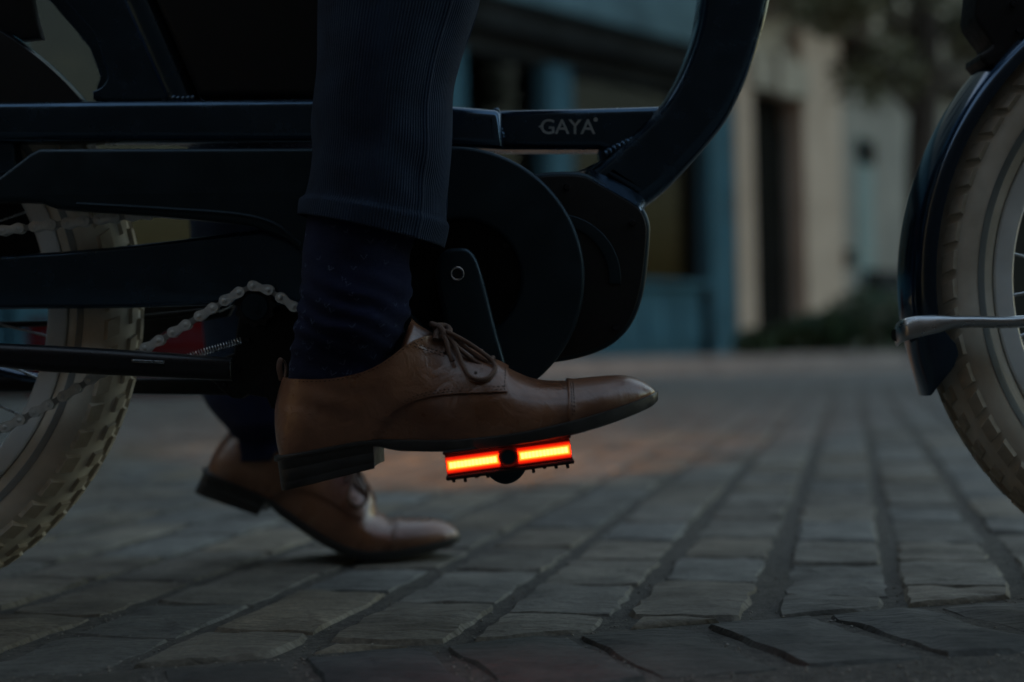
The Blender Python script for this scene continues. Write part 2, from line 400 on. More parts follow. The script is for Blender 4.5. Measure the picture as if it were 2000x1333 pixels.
# far ground beyond the single setts: pattern only, too far off to tell the pieces apart
def far_pave():
    m = material('far_setts', (.10, .096, .086), .6, base2=(.17, .16, .145), vscale=9, bump=.6, bscale=40, bdist=.01)
    return m
mb = MB(); mb.add([(-40, 7.6, -.004), (40, 7.6, -.004), (40, 60, -.004), (-40, 60, -.004)], [(0, 1, 2, 3)])
tag(mb.build('road', far_pave(), ang=None), 'grey road surface reaching to the far kerb', kind='structure')

# ---- facade frame: t runs along the house fronts, n points to the street
FD = Vector((.658, .753, 0)).normalized(); FN = Vector((FD.y, -FD.x, 0))
_d = ray(1430, 690); F0 = CAM + _d*(14.5/_d.y); F0.z = 0
def ft(px, py=500, off=0.0):
    d = ray(px, py); o = CAM - (F0 + FN*off); t = -o.dot(FN)/d.dot(FN); return ((CAM + d*t) - F0).dot(FD)
def fz(px, py, off=0.0):
    d = ray(px, py); o = CAM - (F0 + FN*off); t = -o.dot(FN)/d.dot(FN); return (CAM + d*t).z
FM = Matrix(((FD.x, FN.x, 0, F0.x), (FD.y, FN.y, 0, F0.y), (0, 0, 1, 0), (0, 0, 0, 1)))
def fbox(name, t0, t1, z0, z1, n0, n1, mat, parent):
    mb = MB(); mb.box((t0, n0, z0), (t1, n1, z1), FM); return mb.build(name, mat, parent, 30)
M['teal'] = material('teal_shopfront_paint', (.030, .090, .125), .75, var=.2, vscale=3, rvar=.1, spec=.12)
M['fascia'] = material('pale_fascia_paint', (.080, .145, .172), .8, var=.25, vscale=2.5, spec=.12)
M['dark'] = material('dark_timber', (.014, .017, .018), .85, var=.3, vscale=3, spec=.1)
M['pane'] = material('window_pane_dark', (.012, .014, .013), .2, spec=.3)
def glass_mat():
    m = bpy.data.materials.new('shop_glass'); m.use_nodes = True; n = m.node_tree.nodes; l = m.node_tree.links
    n.remove(n['Principled BSDF']); o = n['Material Output']; t = n.new('ShaderNodeBsdfTransparent'); g_ = n.new('ShaderNodeBsdfGlossy'); x = n.new('ShaderNodeMixShader')
    t.inputs[0].default_value = (.42, .46, .44, 1); g_.inputs['Roughness'].default_value = .05; x.inputs[0].default_value = .012
    l.new(t.outputs[0], x.inputs[1]); l.new(g_.outputs[0], x.inputs[2]); l.new(x.outputs[0], o.inputs['Surface']); return m
M['glass'] = glass_mat()
M['stone'] = material('limestone', (.22, .195, .155), .85, base2=(.33, .29, .23), vscale=1.8, bump=.4, bscale=20, bdist=.01)
M['stone2'] = material('grey_render', (.145, .140, .125), .88, base2=(.215, .205, .18), vscale=1.4, bump=.3, bscale=25, bdist=.01)
M['warmstone'] = material('warm_sandstone', (.33, .255, .195), .85, base2=(.41, .32, .25), vscale=2.2, bump=.4, bscale=20, bdist=.01)
M['door'] = material('dark_door_paint', (.006, .006, .005), .9, var=.3, vscale=3, spec=.08)
M['shutter'] = material('blue_grey_shutter', (.10, .16, .165), .6, var=.15, vscale=4)
M['bark'] = material('bark', (.035, .026, .018), .9, var=.4, vscale=12, bump=.8, bscale=40, bdist=.01)
M['leafdark'] = material('shrub_leaf', (.018, .045, .016), .5, var=.5, vscale=6)
M['leaf'] = material('tree_leaf', (.060, .075, .030), .55, base2=(.115, .100, .045), vscale=5)
M['opp'] = material('dark_brick', (.06, .05, .045), .85, var=.3, vscale=2, spec=.2)
M['kerb'] = material('kerb_granite', (.27, .27, .255), .75, base2=(.36, .355, .33), vscale=6, bump=.3, bscale=60)

M['goods0'] = material('dim_shop_interior', (.030, .032, .028), .8, var=.3, vscale=2, spec=.1)
M['goods1'] = material('warm_goods', (.20, .105, .050), .7, var=.4, vscale=3)
M['goods2'] = material('pale_goods', (.32, .30, .26), .7, var=.4, vscale=2)
M['goods3'] = material('green_goods', (.07, .115, .050), .7, var=.5, vscale=4)
ZP = .14                                                # raised footway
mb = MB(); yk = 11.05
# sidewalk slab between kerb and house fronts
mb.box((-30, yk+.30, -.02), (40, 60, ZP-.004))
tag(mb.build('sidewalk', M['stone2'], ang=30), 'raised pale footway in front of the houses', kind='structure')
kerb = empty('kerb', (2.2, yk, 0)); tag(kerb, 'pale granite kerb stones edging the far footway', 'kerb')
for k in range(14):
    x0 = -6.0 + k*1.0 + random.uniform(-.01, .01)
    mbk = MB(); mbk.box((x0+.006, yk, -.02), (x0+.994, yk+.30, ZP+random.uniform(-.004, .004))); mbk.build('kerb_stone', M['kerb'], kerb, 30)

# ---- shop with teal timber front
tL, tR = -22.0, ft(1430)
shop = empty('shop_building', F0 + FD*((tL+tR)/2)); tag(shop, 'house with teal painted timber shopfront and pale fascia', 'building')
zfa = fz(1150, 51)                                      # lower edge of the fascia
fbox('wall', tL, tR-.05, ZP, 9.0, -6, -1.0, M['goods0'], shop)
fbox('upper_wall', tL, tR, zfa+.95, 9.0, -.45, -.05, M['stone2'], shop)
fa = fbox('fascia', tL, tR+.02, zfa, zfa+.95, -.35, .22, M['fascia'], shop)
fbox('cornice', tL, tR+.03, zfa+.952, zfa+1.08, -.35, .34, M['fascia'], shop)
fbox('soffit', tL, tR+.01, zfa-.24, zfa-.004, -.38, .12, M['dark'], shop)
fbox('awning_box', tL, tR, zfa-.42, zfa-.244, -.38, -.02, M['dark'], shop)
posts = [(1380, 1428), (1068, 1114), (868, 905)]
tp = [(ft(a), ft(b)) for a, b in posts]
for a, b in ((655, 692), (438, 470), (16, 46), (-300, -265)): tp.append((ft(a), ft(b)))
for k in range(1, 5): tp.append((ft(-300) - k*1.6, ft(-300) - k*1.6 + .15))
tp.sort()
zr = fz(1330, 560)                                      # top of the stall riser
for a, b in tp:
    q = fbox('post', a, b, ZP, zfa-.425, -.10, .06, M['teal'], shop)
    fbox('post_base', a-.015, b+.015, ZP, ZP+.22, -.08, .085, M['teal'], q)
for (a, b), (c, d) in zip(tp, tp[1:]):
    fbox('window_pane', b, c, zr+.06, zfa-.43, -.14, -.12, M['glass'], shop)
    fbox('window_sill', b+.004, c-.004, zr, zr+.055, -.12, .05, M['teal'], shop)
    fbox('riser_rail', b+.004, c-.004, ZP, zr-.004, -.13, -.03, M['teal'], shop)
    n = max(1, int((c-b)/.5))
    for i in range(n):
        x0 = b + (c-b)*i/n + .05; x1 = b + (c-b)*(i+1)/n - .05
        fbox('riser_panel', x0, x1, ZP+.10, zr-.08, -.031, -.012, M['teal'], shop)
for k in range(8):
    t = tL + 1.5 + k*2.6
    if t > tR-1: break
    wq = fbox('window', t, t+1.1, zfa+2.0, zfa+3.9, -.06, -.02, M['shutter'], shop)
    fbox('pane', t+.08, t+1.02, zfa+2.08, zfa+3.82, -.022, -.010, M['pane'], wq)

# ---- goods on the shelves behind the glass
rg = random.Random(12)
for (a, b), (c, d) in zip(tp, tp[1:]):
    if c < ft(420): continue
    for lv in range(3):
        z = zr + .02 + lv*.62; sh_ = fbox('display_shelf', b+.01, c-.01, z-.03, z, -.75, -.30, M['goods0'], shop)
        x = b + .06
        while x < c - .25:
            ww = rg.uniform(.10, .30); hh = rg.uniform(.12, .46)
            g_ = tag(fbox('display_item', x, x+ww, z+.001, z+hh, -.62, -.38, M[rg.choice(['goods1', 'goods2', 'goods3', 'goods0', 'goods1'])], shop))
            x += ww + rg.uniform(.02, .22)

# ---- stone house
tE = ft(2300)
house = empty('stone_house', F0 + FD*((tR+tE)/2)); tag(house, 'pale limestone house with tall dark doorway and pilasters', 'building')
dz = fz(1515, 185)
t_d0, t_d1 = ft(1472), ft(1562)
fbox('wall', t_d1, tE+8, ZP, 9.5, -6, -.10, M['stone2'], house)
fbox('wall', tR+.03, t_d0, ZP, 9.5, -6, -.10, M['stone'], house)
fbox('wall', t_d0, t_d1, dz+.02, 9.5, -6, -.10, M['stone'], house)
fbox('door_recess', t_d0, t_d1, ZP, dz+.02, -6, -.20, M['door'], house)
dr = fbox('door', t_d0+.04, t_d1-.04, ZP, dz-.35, -.198, -.15, M['door'], house)
for i in range(2):
    for j in range(3):
        w_ = (t_d1-t_d0-.08)/2
        fbox('door_panel', t_d0+.07+i*w_, t_d0+w_-.0+i*w_, ZP+.15+j*.72, ZP+.75+j*.72, -.152, -.138, M['door'], dr)
fbox('door_step', t_d0-.05, t_d1+.05, ZP, ZP+.10, -.5, .12, M['kerb'], house)
fbox('pilaster', ft(1434), ft(1468), ZP, dz+.5, -.11, .05, M['warmstone'], house)
fbox('pilaster', ft(1566), ft(1640), ZP, dz+.75, -.11, .06, M['warmstone'], house)
fbox('lintel', ft(1462), ft(1572), dz, dz+.36, -.11, .10, M['stone'], house)
fbox('keystone', ft(1508), ft(1530), dz-.03, dz+.42, -.05, .15, M['stone'], house)
zc = fz(1745, 133)
fbox('cornice', ft(1655), tE+8, zc-.10, zc+.12, -.11, .22, M['bark'], house)
fbox('cornice_moulding', ft(1655), tE+8, zc+.124, zc+.34, -.11, .14, M['stone2'], house)
z1 = fz(1703, 268); z2 = fz(1703, 320); z3 = fz(1703, 560)
wq = fbox('window', ft(1690), ft(1722), z3, z1, -.16, -.085, M['shutter'], house)
fbox('pane', ft(1693), ft(1724), z2, z1-.02, -.086, -.07, M['door'], wq)
fbox('sill', ft(1686), ft(1727), z3-.07, z3-.004, -.12, .03, M['stone'], house)
fbox('wall_lamp', ft(1640), ft(1655), fz(1648, 520), fz(1648, 490), -.1, .10, M['door'], house)
fbox('vent_grille', ft(1641), ft(1657), fz(1648, 268), fz(1648, 235), -.1, -.06, M['shutter'], house)
fbox('meter_box', ft(1700), ft(1760), fz(1730, 590), fz(1730, 530), -.1, .06, M['dark'], house)
t_g0, t_g1 = ft(1925), ft(2190)
gd = fbox('added_dark_door', t_g0, t_g1, ZP, 3.4, -.098, -.05, M['door'], house)  # made-up door, added to darken the view through the front wheel
for k in range(4):
    w_ = (t_g1-t_g0)/4
    fbox('door_panel', t_g0+k*w_+.08, t_g0+(k+1)*w_-.08, ZP+.3, 3.2, -.051, -.03, M['door'], gd)
fbox('door_frame', t_g0-.22, t_g0-.003, ZP, 3.62, -.10, .04, M['warmstone'], house)
fbox('door_frame', t_g1+.003, t_g1+.22, ZP, 3.62, -.10, .04, M['warmstone'], house)
# upper storey relief: balcony with balusters and window surrounds
zb = zc + .36
bal = fbox('balcony_slab', ft(1470), ft(2100), zb+.10, zb+.24, -.1, .55, M['stone'], house)
for k in range(16):
    t = ft(1480) + k*.31
    fbox('baluster', t, t+.10, zb+.244, zb+.94, .36, .46, M['stone'], bal)
fbox('balcony_rail', ft(1470), ft(2100), zb+.944, zb+1.05, .33, .50, M['stone'], house)
for k in range(4):
    t = ft(1500) + k*1.6
    fbox('bracket', t, t+.16, zb-.22, zb+.096, -.09, .42, M['stone'], house)
    q = fbox('upper_window', t+.25, t+1.15, zb+.30, zb+2.3, -.099, -.06, M['door'], house)
    fbox('shutter', t+.02, t+.24, zb+.30, zb+2.3, -.09, -.03, M['shutter'], q)

# ---- unseen house across the street, placed, sized and darkened to shade the near side
opp = empty('unseen_opposite_house', (0, -3.8, 0)); tag(opp, 'unseen dark house across the street, set to shade the near side', 'building')
mb = MB(); mb.box((-26, -11, -.02), (26, -3.8, 8.8)); mb.build('wall', M['opp'], opp, 30)

# ---- foliage
def leaves(centre, rad, n, size, seed, flat=1.0):
    rnd = random.Random(seed); mb = MB()
    for _ in range(n):
        while True:
            q = Vector((rnd.uniform(-1, 1), rnd.uniform(-1, 1), rnd.uniform(-1, 1)))
            if .25 < q.length < 1: break
        q = Vector((q.x*rad[0], q.y*rad[1], q.z*rad[2])) + centre
        q += Vector((noise.noise(q*2.1), noise.noise(q*2.1 + Vector((5, 0, 0))), noise.noise(q*2.1+Vector((0, 9, 0)))))*.28*rad[0]
        a = Vector((rnd.uniform(-1, 1), rnd.uniform(-1, 1), rnd.uniform(-.6, .6))).normalized()
        b = a.cross(Vector((rnd.uniform(-1, 1), rnd.uniform(-1, 1), rnd.uniform(-1, 1)))).normalized()
        s = size*rnd.uniform(.6, 1.3)
        mb.add([q - a*s, q + b*s*.45, q + a*s, q - b*s*.45], [(0, 1, 2, 3)])
    return mb
def shrub(px, Y, rx, rz, seed, label):
    g = P(px, 690, Y); base = Vector((g.x, Y, ZP))
    e = empty('shrub', base); tag(e, label, 'shrub', 'shrubs along the kerb')
    leaves(base + Vector((0, 0, rz*.75)), (rx, .30, rz), 900, .05, seed).build('foliage', M['leafdark'], e, None)
    st = MB()
    for k in range(6):
        a = random.uniform(0, 6.28); st.tube([base + Vector((0, 0, -.02)), base + Vector((math.cos(a)*rx*.3, math.sin(a)*.1, rz*.5)), base + Vector((math.cos(a)*rx*.7, math.sin(a)*.2, rz*1.1))], [.012, .009, .004], 5)
    st.build('stem', M['bark'], e)
shrub(1700, 11.75, .42, .30, 1, 'broad dark green shrub under the tree trunk')
shrub(1590, 11.7, .34, .20, 2, 'low dark green shrub beside the pale pilaster')
shrub(1480, 11.7, .22, .13, 3, 'small dark green shrub in front of the doorway')
shrub(1830, 11.8, .40, .28, 4, 'dark green shrub behind the front mudguard')

tb = P(1815, 690, 12.3); tb.z = ZP
tree = empty('street_tree', tb); tag(tree, 'slender dark street tree with sparse yellowing leaves beside the stone house', 'tree')
mb = MB()
tp_ = [tb + Vector((0, 0, -.05)), tb + Vector((-.02, 0, .8)), tb + Vector((.0, .05, 1.7)), tb + Vector((.06, .05, 2.6)), tb + Vector((.02, .1, 3.6)), tb + Vector((.1, .1, 4.6))]
mb.tube(spl(tp_, 4), [.17 - .10*i/20 for i in range(21)], 9); mb.build('trunk', M['bark'], tree)
rb = random.Random(5); crown = MB()
for k in range(9):
    z = 1.9 + .32*k; a = rb.uniform(0, 6.28); L = rb.uniform(.7, 1.5)
    s0 = tb + Vector((.02, .06, z)); e0 = s0 + Vector((math.cos(a)*L, math.sin(a)*L*.7, .5+rb.random()*.6)); m0 = s0.lerp(e0, .5) + Vector((0, 0, -.08))
    bmb = MB(); bmb.tube(spl([s0, m0, e0], 4), [.045-.004*i for i in range(9)], 6); bmb.build('branch', M['bark'], tree)
    for c in (m0, e0): 
        L2 = leaves(c, (.45, .4, .32), 320, .06, k*7+int(z*10)); crown.add(L2.v, L2.f)
crown.build('crown', M['leaf'], tree, None)

bp_ = P(1392, 700, 11.2); mb = MB()
bol = empty('bollard', (bp_.x, 11.5, ZP)); tag(bol, 'slim dark iron bollard in front of the teal shopfront', 'bollard')
mb.tube([(bp_.x, 11.5, ZP-.01), (bp_.x, 11.5, ZP+.42)], [.036, .028], 12); mb.build('post', M['door'], bol)
mb = MB(); mb.tube([(bp_.x, 11.5, ZP+.42), (bp_.x, 11.5, ZP+.44), (bp_.x, 11.5, ZP+.50), (bp_.x, 11.5, ZP+.53)], [.03, .042, .040, .012], 12); mb.build('cap', M['door'], bol)

# red crate by the shop, glimpsed behind the chain
g = P(250, 690, 8.6); cr = empty('crate', (g.x, 8.6, -.004)); tag(cr, 'red slatted crate on the road behind the rear wheel', 'crate')
x0, x1 = P(55, 690, 8.6).x, P(445, 690, 8.6).x
for k in range(4):
    mb = MB(); mb.box((x0, 8.6, .0+k*.118), (x1, 8.62, .105+k*.118)); mb.build('slat', M['red'], cr)
    mb = MB(); mb.box((x0, 9.1, .0+k*.118), (x1, 9.12, .105+k*.118)); mb.build('slat', M['red'], cr)
for x in (x0+.02, x1-.06):
    for y in (8.622, 9.058):
        mb = MB(); mb.box((x, y, 0), (x+.04, y+.04, .46)); mb.build('corner_post', M['red'], cr)
mb = MB(); mb.box((x0+.01, 8.64, .02), (x1-.01, 9.06, .04)); mb.build('floor_board', M['red'], cr)

# ================================================================== BICYCLE
YB = 1.26
bike = empty('bicycle', (P(893, 1180, YB).x, YB, 0)); tag(bike, 'dark blue cargo bicycle with cream tyres and glowing pedals', 'bicycle')

# ---- wheels
def lathe(prof, c, n=120, a0=0, a1=360):
    """prof: list of (radius, y offset); axis along Y through c"""
    mb = MB(); full = abs(a1-a0) >= 360; m = n if full else n+1; rings = []
    for k in range(m):
        a = R(a0 + (a1-a0)*k/n)
        rings.append([Vector((c.x + r*math.cos(a), c.y + y, c.z + r*math.sin(a))) for r, y in prof])
    if full: rings.append(rings[0])
    mb.loft(rings, cap=False, closed=True)
    return mb
def wheel(name, px, py, vis, seed):
    c = P(px, py, YB); e = empty(name, c, bike)
    RO, RM, HW = .2635, .2335, .0295
    prof = []
    for k in range(26):
        a = 2*math.pi*k/26
        rr = RM + .0300*math.cos(a)*(1 if math.cos(a) > 0 else 1.0); yy = HW*math.sin(a)
        prof.append((rr, yy))
    ty = lathe(prof, c, 160).build('tyre', M['tyre'], e, 60, weld=True)
    for s in (-1, 1):                                   # reflective band on the sidewall
        b = []
        for r_ in (.2175, .2190, .2230, .2240):
            q = math.asin(min(1, abs((r_-RM)/.0300))); yy = HW*math.cos(q) + .0004
            b.append((r_, s*yy))
        inner = [(r_, y - s*.002) for r_, y in reversed(b)]
        lathe(b + inner, c, 120).build('reflective_stripe', M['stripe'], e, 60)
    rim = [(.2065, -.0155), (.2050, -.0165), (.1945, -.0160), (.1905, -.0145), (.1875, -.008), (.1870, .008), (.1905, .0145), (.1945, .0160), (.2050, .0165), (.2065, .0155)]
    lathe(rim, c, 140).build('rim', M['rim'], e, 25)
    # tread blocks
    blk = {}
    def block(kind):
        if kind in blk: return blk[kind]
        mb = MB()
        if kind == 'side':   w0, w1, l, h, t = .0, .0120, .0086, .0030, .30
        elif kind == 'mid':  w0, w1, l, h, t = -.0045, .0045, .0072, .0030, .25
        else:                w0, w1, l, h, t = -.0055, .0055, .0100, .0030, 0
        # x along travel, y across, z out
        v = [(-l+t*.008, w0, -.003), (l+t*.008, w0, -.003), (l-t*.010, w1, -.003), (-l-t*.010, w1, -.003)]
        u_ = [(-l*.86+t*.008, w0+.0008, h), (l*.86+t*.008, w0+.0008, h), (l*.86-t*.010, w1-.0008, h), (-l*.86-t*.010, w1-.0008, h)]
        mb.add(v+u_, [(3,2,1,0),(4,5,6,7),(0,1,5,4),(1,2,6,5),(2,3,7,6),(3,0,4,7)])
        me = bpy.data.meshes.new('tread_block'); me.from_pydata([tuple(p) for p in mb.v], [], mb.f); finish(me, M['tread'], 30); blk[kind] = me
        return me
    n = 64; other = MB()
    for row, (kind, th, ph) in enumerate((('side', -50, 0), ('mid', -24, .5), ('centre', 0, 0), ('mid', 24, .5), ('side', 50, 0))):
        for k in range(n):
            a = 2*math.pi*(k+ph+.13*seed)/n; t = R(th)
            rr = RM + .0300*math.cos(t); yy = HW*math.sin(t)
            rad = Vector((math.cos(a), 0, math.sin(a))); tan = Vector((-math.sin(a), 0, math.cos(a)))
            out = (rad*math.cos(t) + Vector((0, 1, 0))*math.sin(t)).normalized()
            acr = out.cross(tan).normalized()
            if th < 0: acr = acr
            p_ = c + rad*rr + Vector((0, yy, 0))
            W = Matrix(((tan.x, acr.x, out.x, p_.x), (tan.y, acr.y, out.y, p_.y), (tan.z, acr.z, out.z, p_.z), (0, 0, 0, 1)))
            deg = math.degrees(a) % 360
            if th <= 0 and vis[0] < deg < vis[1]:
                from_me('tread_block', block(kind), e, W)
            else:
                me = block(kind); other.add([W @ v.co for v in me.vertices], [tuple(q.vertices) for q in me.polygons])
    tag(other.build('tread', M['tread'], e, 30), kind='stuff')
    mb = MB(); mb.disc((c.x, c.z), .036, c.y-.030, c.y+.030, 28); mb.disc((c.x, c.z), .044, c.y-.034, c.y-.0301, 28); mb.disc((c.x, c.z), .044, c.y+.0301, c.y+.034, 28)
    mb.disc((c.x, c.z), .009, c.y-.062, c.y+.062, 12); mb.build('hub', M['blackmetal'], e)
    for k in range(32):
        a = 2*math.pi*k/32 + .05; s = 1 if k % 2 else -1; da = R(24)*(1 if (k//2) % 2 else -1)
        sp = MB(); sp.tube([c + Vector((.040*math.cos(a+da), s*.031, .040*math.sin(a+da))), c + Vector((.187*math.cos(a), s*.003, .187*math.sin(a)))], .0011, 6)
        sp.build('spoke', M['alu'], e)
    return e, c
rw, RC = wheel('rear_wheel', -326, 605, (270, 360), 1)
fw, FC = wheel('front_wheel', 2398, 547, (140, 250), 2)

# ---- mudguards
def mudguard(name, c, a0, a1, tip=None, n=70):
    """a0 -> a1 degrees (counter-clockwise from +X as seen by the camera); the last stretch may narrow to a flap"""
    rings = []
    for k in range(n+1):
        t = k/n; a = R(a0 + (a1-a0)*t); deg = a0 + (a1-a0)*t
        ri, hw, ro = .2615, .0365, .2820
        if tip and (a1-a0 > 0 and deg > tip or a1-a0 < 0 and deg < tip):
            q = abs((deg-tip)/(a1-tip)); ri = .2615 - .012*math.sin(math.pi*min(1, q*1.15)) + (.2785-.2615)*q**4; hw = .0365*(1-.12*q-.40*q**5); ro = .2820 - .0010*q
        prof = []
        m = 18
        for j in range(m+1):
            b = math.pi*j/m; cs, sn = math.cos(b), math.sin(b)
            y = -hw*(1 if cs > 0 else -1)*abs(cs)**1.0
            r = ri + (ro-ri)*abs(sn)**.78
            prof.append((r, y))
        inn = [(r - (.0016 if 0 < j < m else 0), y*.955) for j, (r, y) in reversed(list(enumerate(prof)))]
        rings.append([Vector((c.x + r*math.cos(a), c.y + y, c.z + r*math.sin(a))) for r, y in prof + inn])
    mb = MB(); mb.loft(rings, True, True)
    return mb.build(name, M['mudguard'], bike, 50)
mudguard('front_mudguard', FC, 60, 199.5, tip=188)
mudguard('rear_mudguard', RC, 38, 190)

# ---- front mudguard stay
mb = MB()
pth = [(1752, 655, 1.262), (1754, 652, 1.240), (1766, 645, 1.221), (1795, 638, 1.2155), (1830, 633, 1.2155), (1862, 630, 1.2155), (1905, 629, 1.2150), (2000, 628, 1.213), (2200, 602, 1.206), (2398, 550, 1.200)]
pw = [P(a, b, c) for a, b, c in pth]
rr_ = [(.0098, .0024), (.0096, .0024), (.0094, .0025), (.0092, .0027), (.0080, .0034), (.0056, .0050), (.0050, .0050), (.0050, .0050), (.0050, .0050), (.0050, .0050)]
ps = spl(pw, 5); rs = []
for i in range(len(ps)):
    t = i/5; k = min(int(t), len(rr_)-2); q = t-k
    rs.append((rr_[k][0]*(1-q)+rr_[k+1][0]*q, rr_[k][1]*(1-q)+rr_[k+1][1]*q))
mb.tube(ps, rs, 14); stay = mb.build('mudguard_stay', M['alu'], bike, 50)
mb = MB(); c_ = P(1757, 655, 1.238); mb.tube([c_ + Vector((-.004, .0, 0)), c_ + Vector((.006, .004, 0))], .0052, 14); mb.build('bolt', M['void'], stay)

# ---- fork, head
prism('fork_crown', [(x+24, y) for x, y in [(1893, -80), (1881, 28), (1886, 45), (1916, 86), (1913, 92), (1893, 106), (1892, 116), (1903, 129), (1918, 129), (1938, 116), (1965, 100), (2040, 96), (2150, 60), (2180, -80)]], 1.232, .045, M['black'], bike, .003)
fk = MB()
for s in (-1, 1):
    a = P(2160, -60, YB); b = FC
    fk = MB(); fk.tube([a + Vector((0, s*.055, 0)), a.lerp(b, .5) + Vector((.01, s*.058, 0)), b + Vector((0, s*.058, 0))], [.018, .016, .012], 14); fk.build('fork_blade', M['frame'], bike)
for (a, b) in ((1990, 60), (1978, 8)):
    mb = MB(); q = P(a, b, 1.232); mb.disc((q.x, q.z), .0028, 1.2285, 1.2325, 12); mb.build('fork_bolt', M['blackmetal'], bike)
mb = MB(); mb.tube([P(2150, -20, YB), P(2040, -330, YB), P(1960, -560, YB)], [.026, .026, .026], 18); mb.build('head_tube', M['frame'], bike)

# ---- main tubes
tubeA = [(-420, 201), (0, 197), (380, 193.5), (620, 190.5), (760, 195), (885, 206), (970, 213.5), (977, 222), (984, 290), (800, 283), (600, 278), (0, 277), (-420, 281)]
top = prism('rear_top_tube', tubeA, 1.211, .028, M['frame'], bike, .0085, res=6, ang=60)
topf = prism('rear_top_tube', tubeA, 2*YB-1.239, .028, M['frame'], bike, .0085, res=6, ang=60)
prism('tube_bridge', [(330, 200), (960, 222), (965, 284), (330, 272)], 1.236, .048, M['frame'], bike, .002)
prism('skirt_guard', circ(-326, 605, 634, -78, -38, 30) + [(174, 215), (90, 240), (-30, 240), (-194, 240)], 1.2185, .003, M['black'], bike, .0008)
prism('skirt_guard', [(-326, 175), (-100, 215), (40, 330), (95, 450), (104, 598), (-326, 604)], 1.304, .003, M['black'], bike, .0008)
prism('battery_pack', [(150, -260), (300, -8), (386, 186), (650, 188), (650, -260)], 1.238, .045, M['black'], bike, .006, res=4)
gt = prism('front_top_tube', [(966, 214.5), (1140, 211), (1296, 206.5), (1330, 230), (1215, 310), (1172, 291), (966, 291)], YB-.0205, .041, M['frame'], bike, .007, res=6, ang=60)
L1 = spl([(1455, -700), (1412, -380), (1390, -140), (1371, 0), (1362, 52), (1344, 106), (1318, 162), (1288, 207), (1240, 256), (1192, 298), (1149, 334)], 5)
L2 = spl([(1256, 404), (1292, 378), (1332, 340), (1392, 272), (1428, 222), (1462, 150), (1487, 75), (1506, 0), (1530, -140), (1556, -380), (1600, -700)], 5)
down = prism('down_tube', [(p.x, p.y) for p in L1] + [(p.x, p.y) for p in L2], YB-.030, .060, M['frame'], bike, .0125, res=7, ang=70)
prism('frame_gusset', [(1168, 288), (1215, 288), (1190, 322), (1120, 337), (1142, 329), (1172, 313)], YB-.014, .028, M['frame'], bike, .003)
# weld beads
def weld(path, Y, r, parent, n=26):
    pp = spl([P(a, b, Y) for a, b in path], 30); mb = MB(); L = [0]
    for i in range(1, len(pp)): L.append(L[-1] + (pp[i]-pp[i-1]).length)
    pts = []; rad = []
    k = 0
    for i, p in enumerate(pp):
        ph = L[i]/.0042; pts.append(p); rad.append(r*(.72 + .28*abs(math.sin(math.pi*ph)) + .06*noise.noise(p*300)))
    mb.tube(pts, rad, 10); return mb.build('weld_bead', M['frame'], parent, 60)
weld([(1292, 209), (1299, 222), (1283, 246), (1250, 268), (1215, 284), (1182, 302)], YB-.0215, .0042, gt)
weld([(966, 213), (972, 226), (975, 250), (982, 270)], YB-.0215, .0034, gt)
weld([(336, 192), (356, 194), (380, 192)], YB-.013, .0030, top)
# lettering
def text_mesh(name, txt, px0, px1, pyb, pyt, Y, mat, parent):
    cu = bpy.data.curves.new(name, 'FONT'); cu.body = txt; cu.extrude = .00015; cu.size = 1; cu.space_character = .95
    cu.offset = .012
    ob = bpy.data.objects.new(name, cu); me = bpy.data.meshes.new_from_object(ob)
    bpy.data.objects.remove(ob); bpy.data.curves.remove(cu)
    xs = [v.co.x for v in me.vertices]; ys = [v.co.y for v in me.vertices]
    a, b, t = P(px0, pyb, Y), P(px1, pyb, Y), P(px0, pyt, Y)
    X, Z = (b-a)/(max(xs)-min(xs)), (t-a)/(max(ys)-min(ys))
    for v in me.vertices:
        q = a + X*(v.co.x-min(xs)) + Z*(v.co.y-min(ys)); q.y = Y + v.co.z*.3; v.co = q
    me.materials.clear(); finish(me, mat, None); me.polygons.foreach_set('use_smooth', [False]*len(me.polygons))
    return from_me(name, me, parent)
YT = YB-.0205-.0003
text_mesh('lettering', 'GAYA', 1056, 1163, 262.5, 233, YT, M['print'], gt)
mb = MB(); q = P(1163.5, 234, YT); mb.disc((q.x, q.z), .0019, YT-.0001, YT+.0001, 14); mb.build('lettering_dot', M['print'], gt)
mb = MB(); mb.add([P(1051, 247.5, YT), P(1058, 243.5, YT), P(1058, 251.5, YT)], [(0, 2, 1)]); mb.build('lettering_tick', M['print'], gt, None)

# ---- motor
ho = [(950, 400), (1000, 352), (1052, 338), (1100, 334.5), (1140, 337), (1168, 350), (1238, 391), (1258, 408), (1268, 430), (1270.5, 458), (1263, 540), (1252, 592), (1235, 632), (1208, 664), (1168, 688), (1112, 704), (1058, 708), (1000, 690), (950, 640)]
mot = prism('motor_housing', ho, 1.214, .092, M['guard'], bike, .0045, res=4, smooth=4, ang=60)
ctr = Vector((1100, 520)); hi_ = [tuple(ctr + (Vector(p)-ctr)*(1-8.5/(Vector(p)-ctr).length)) for p in ho]
prism('motor_cover', hi_, 1.2118, .006, M['black'], mot, .0010, res=2, smooth=4, ang=60)
ring = circ(1085, 545, 128, -80, 5, 24) + list(reversed(circ(1085, 545, 104, -80, 5, 24)))
prism('cover_relief', ring, 1.2106, .003, M['guard'], mot, .0009)
for a, b in ((1235, 436), (1202, 640), (1107, 366)):
    mb = MB(); q = P(a, b, 1.2118); mb.disc((q.x, q.z), .0022, 1.2098, 1.2125, 14, .0030); mb.build('cover_screw', M['blackmetal'], mot)
lo_ = spl([P(1158, 353, 1.2125), P(1200, 376, 1.2125), P(1242, 401, 1.2125), P(1252, 412, 1.2125)], 5)
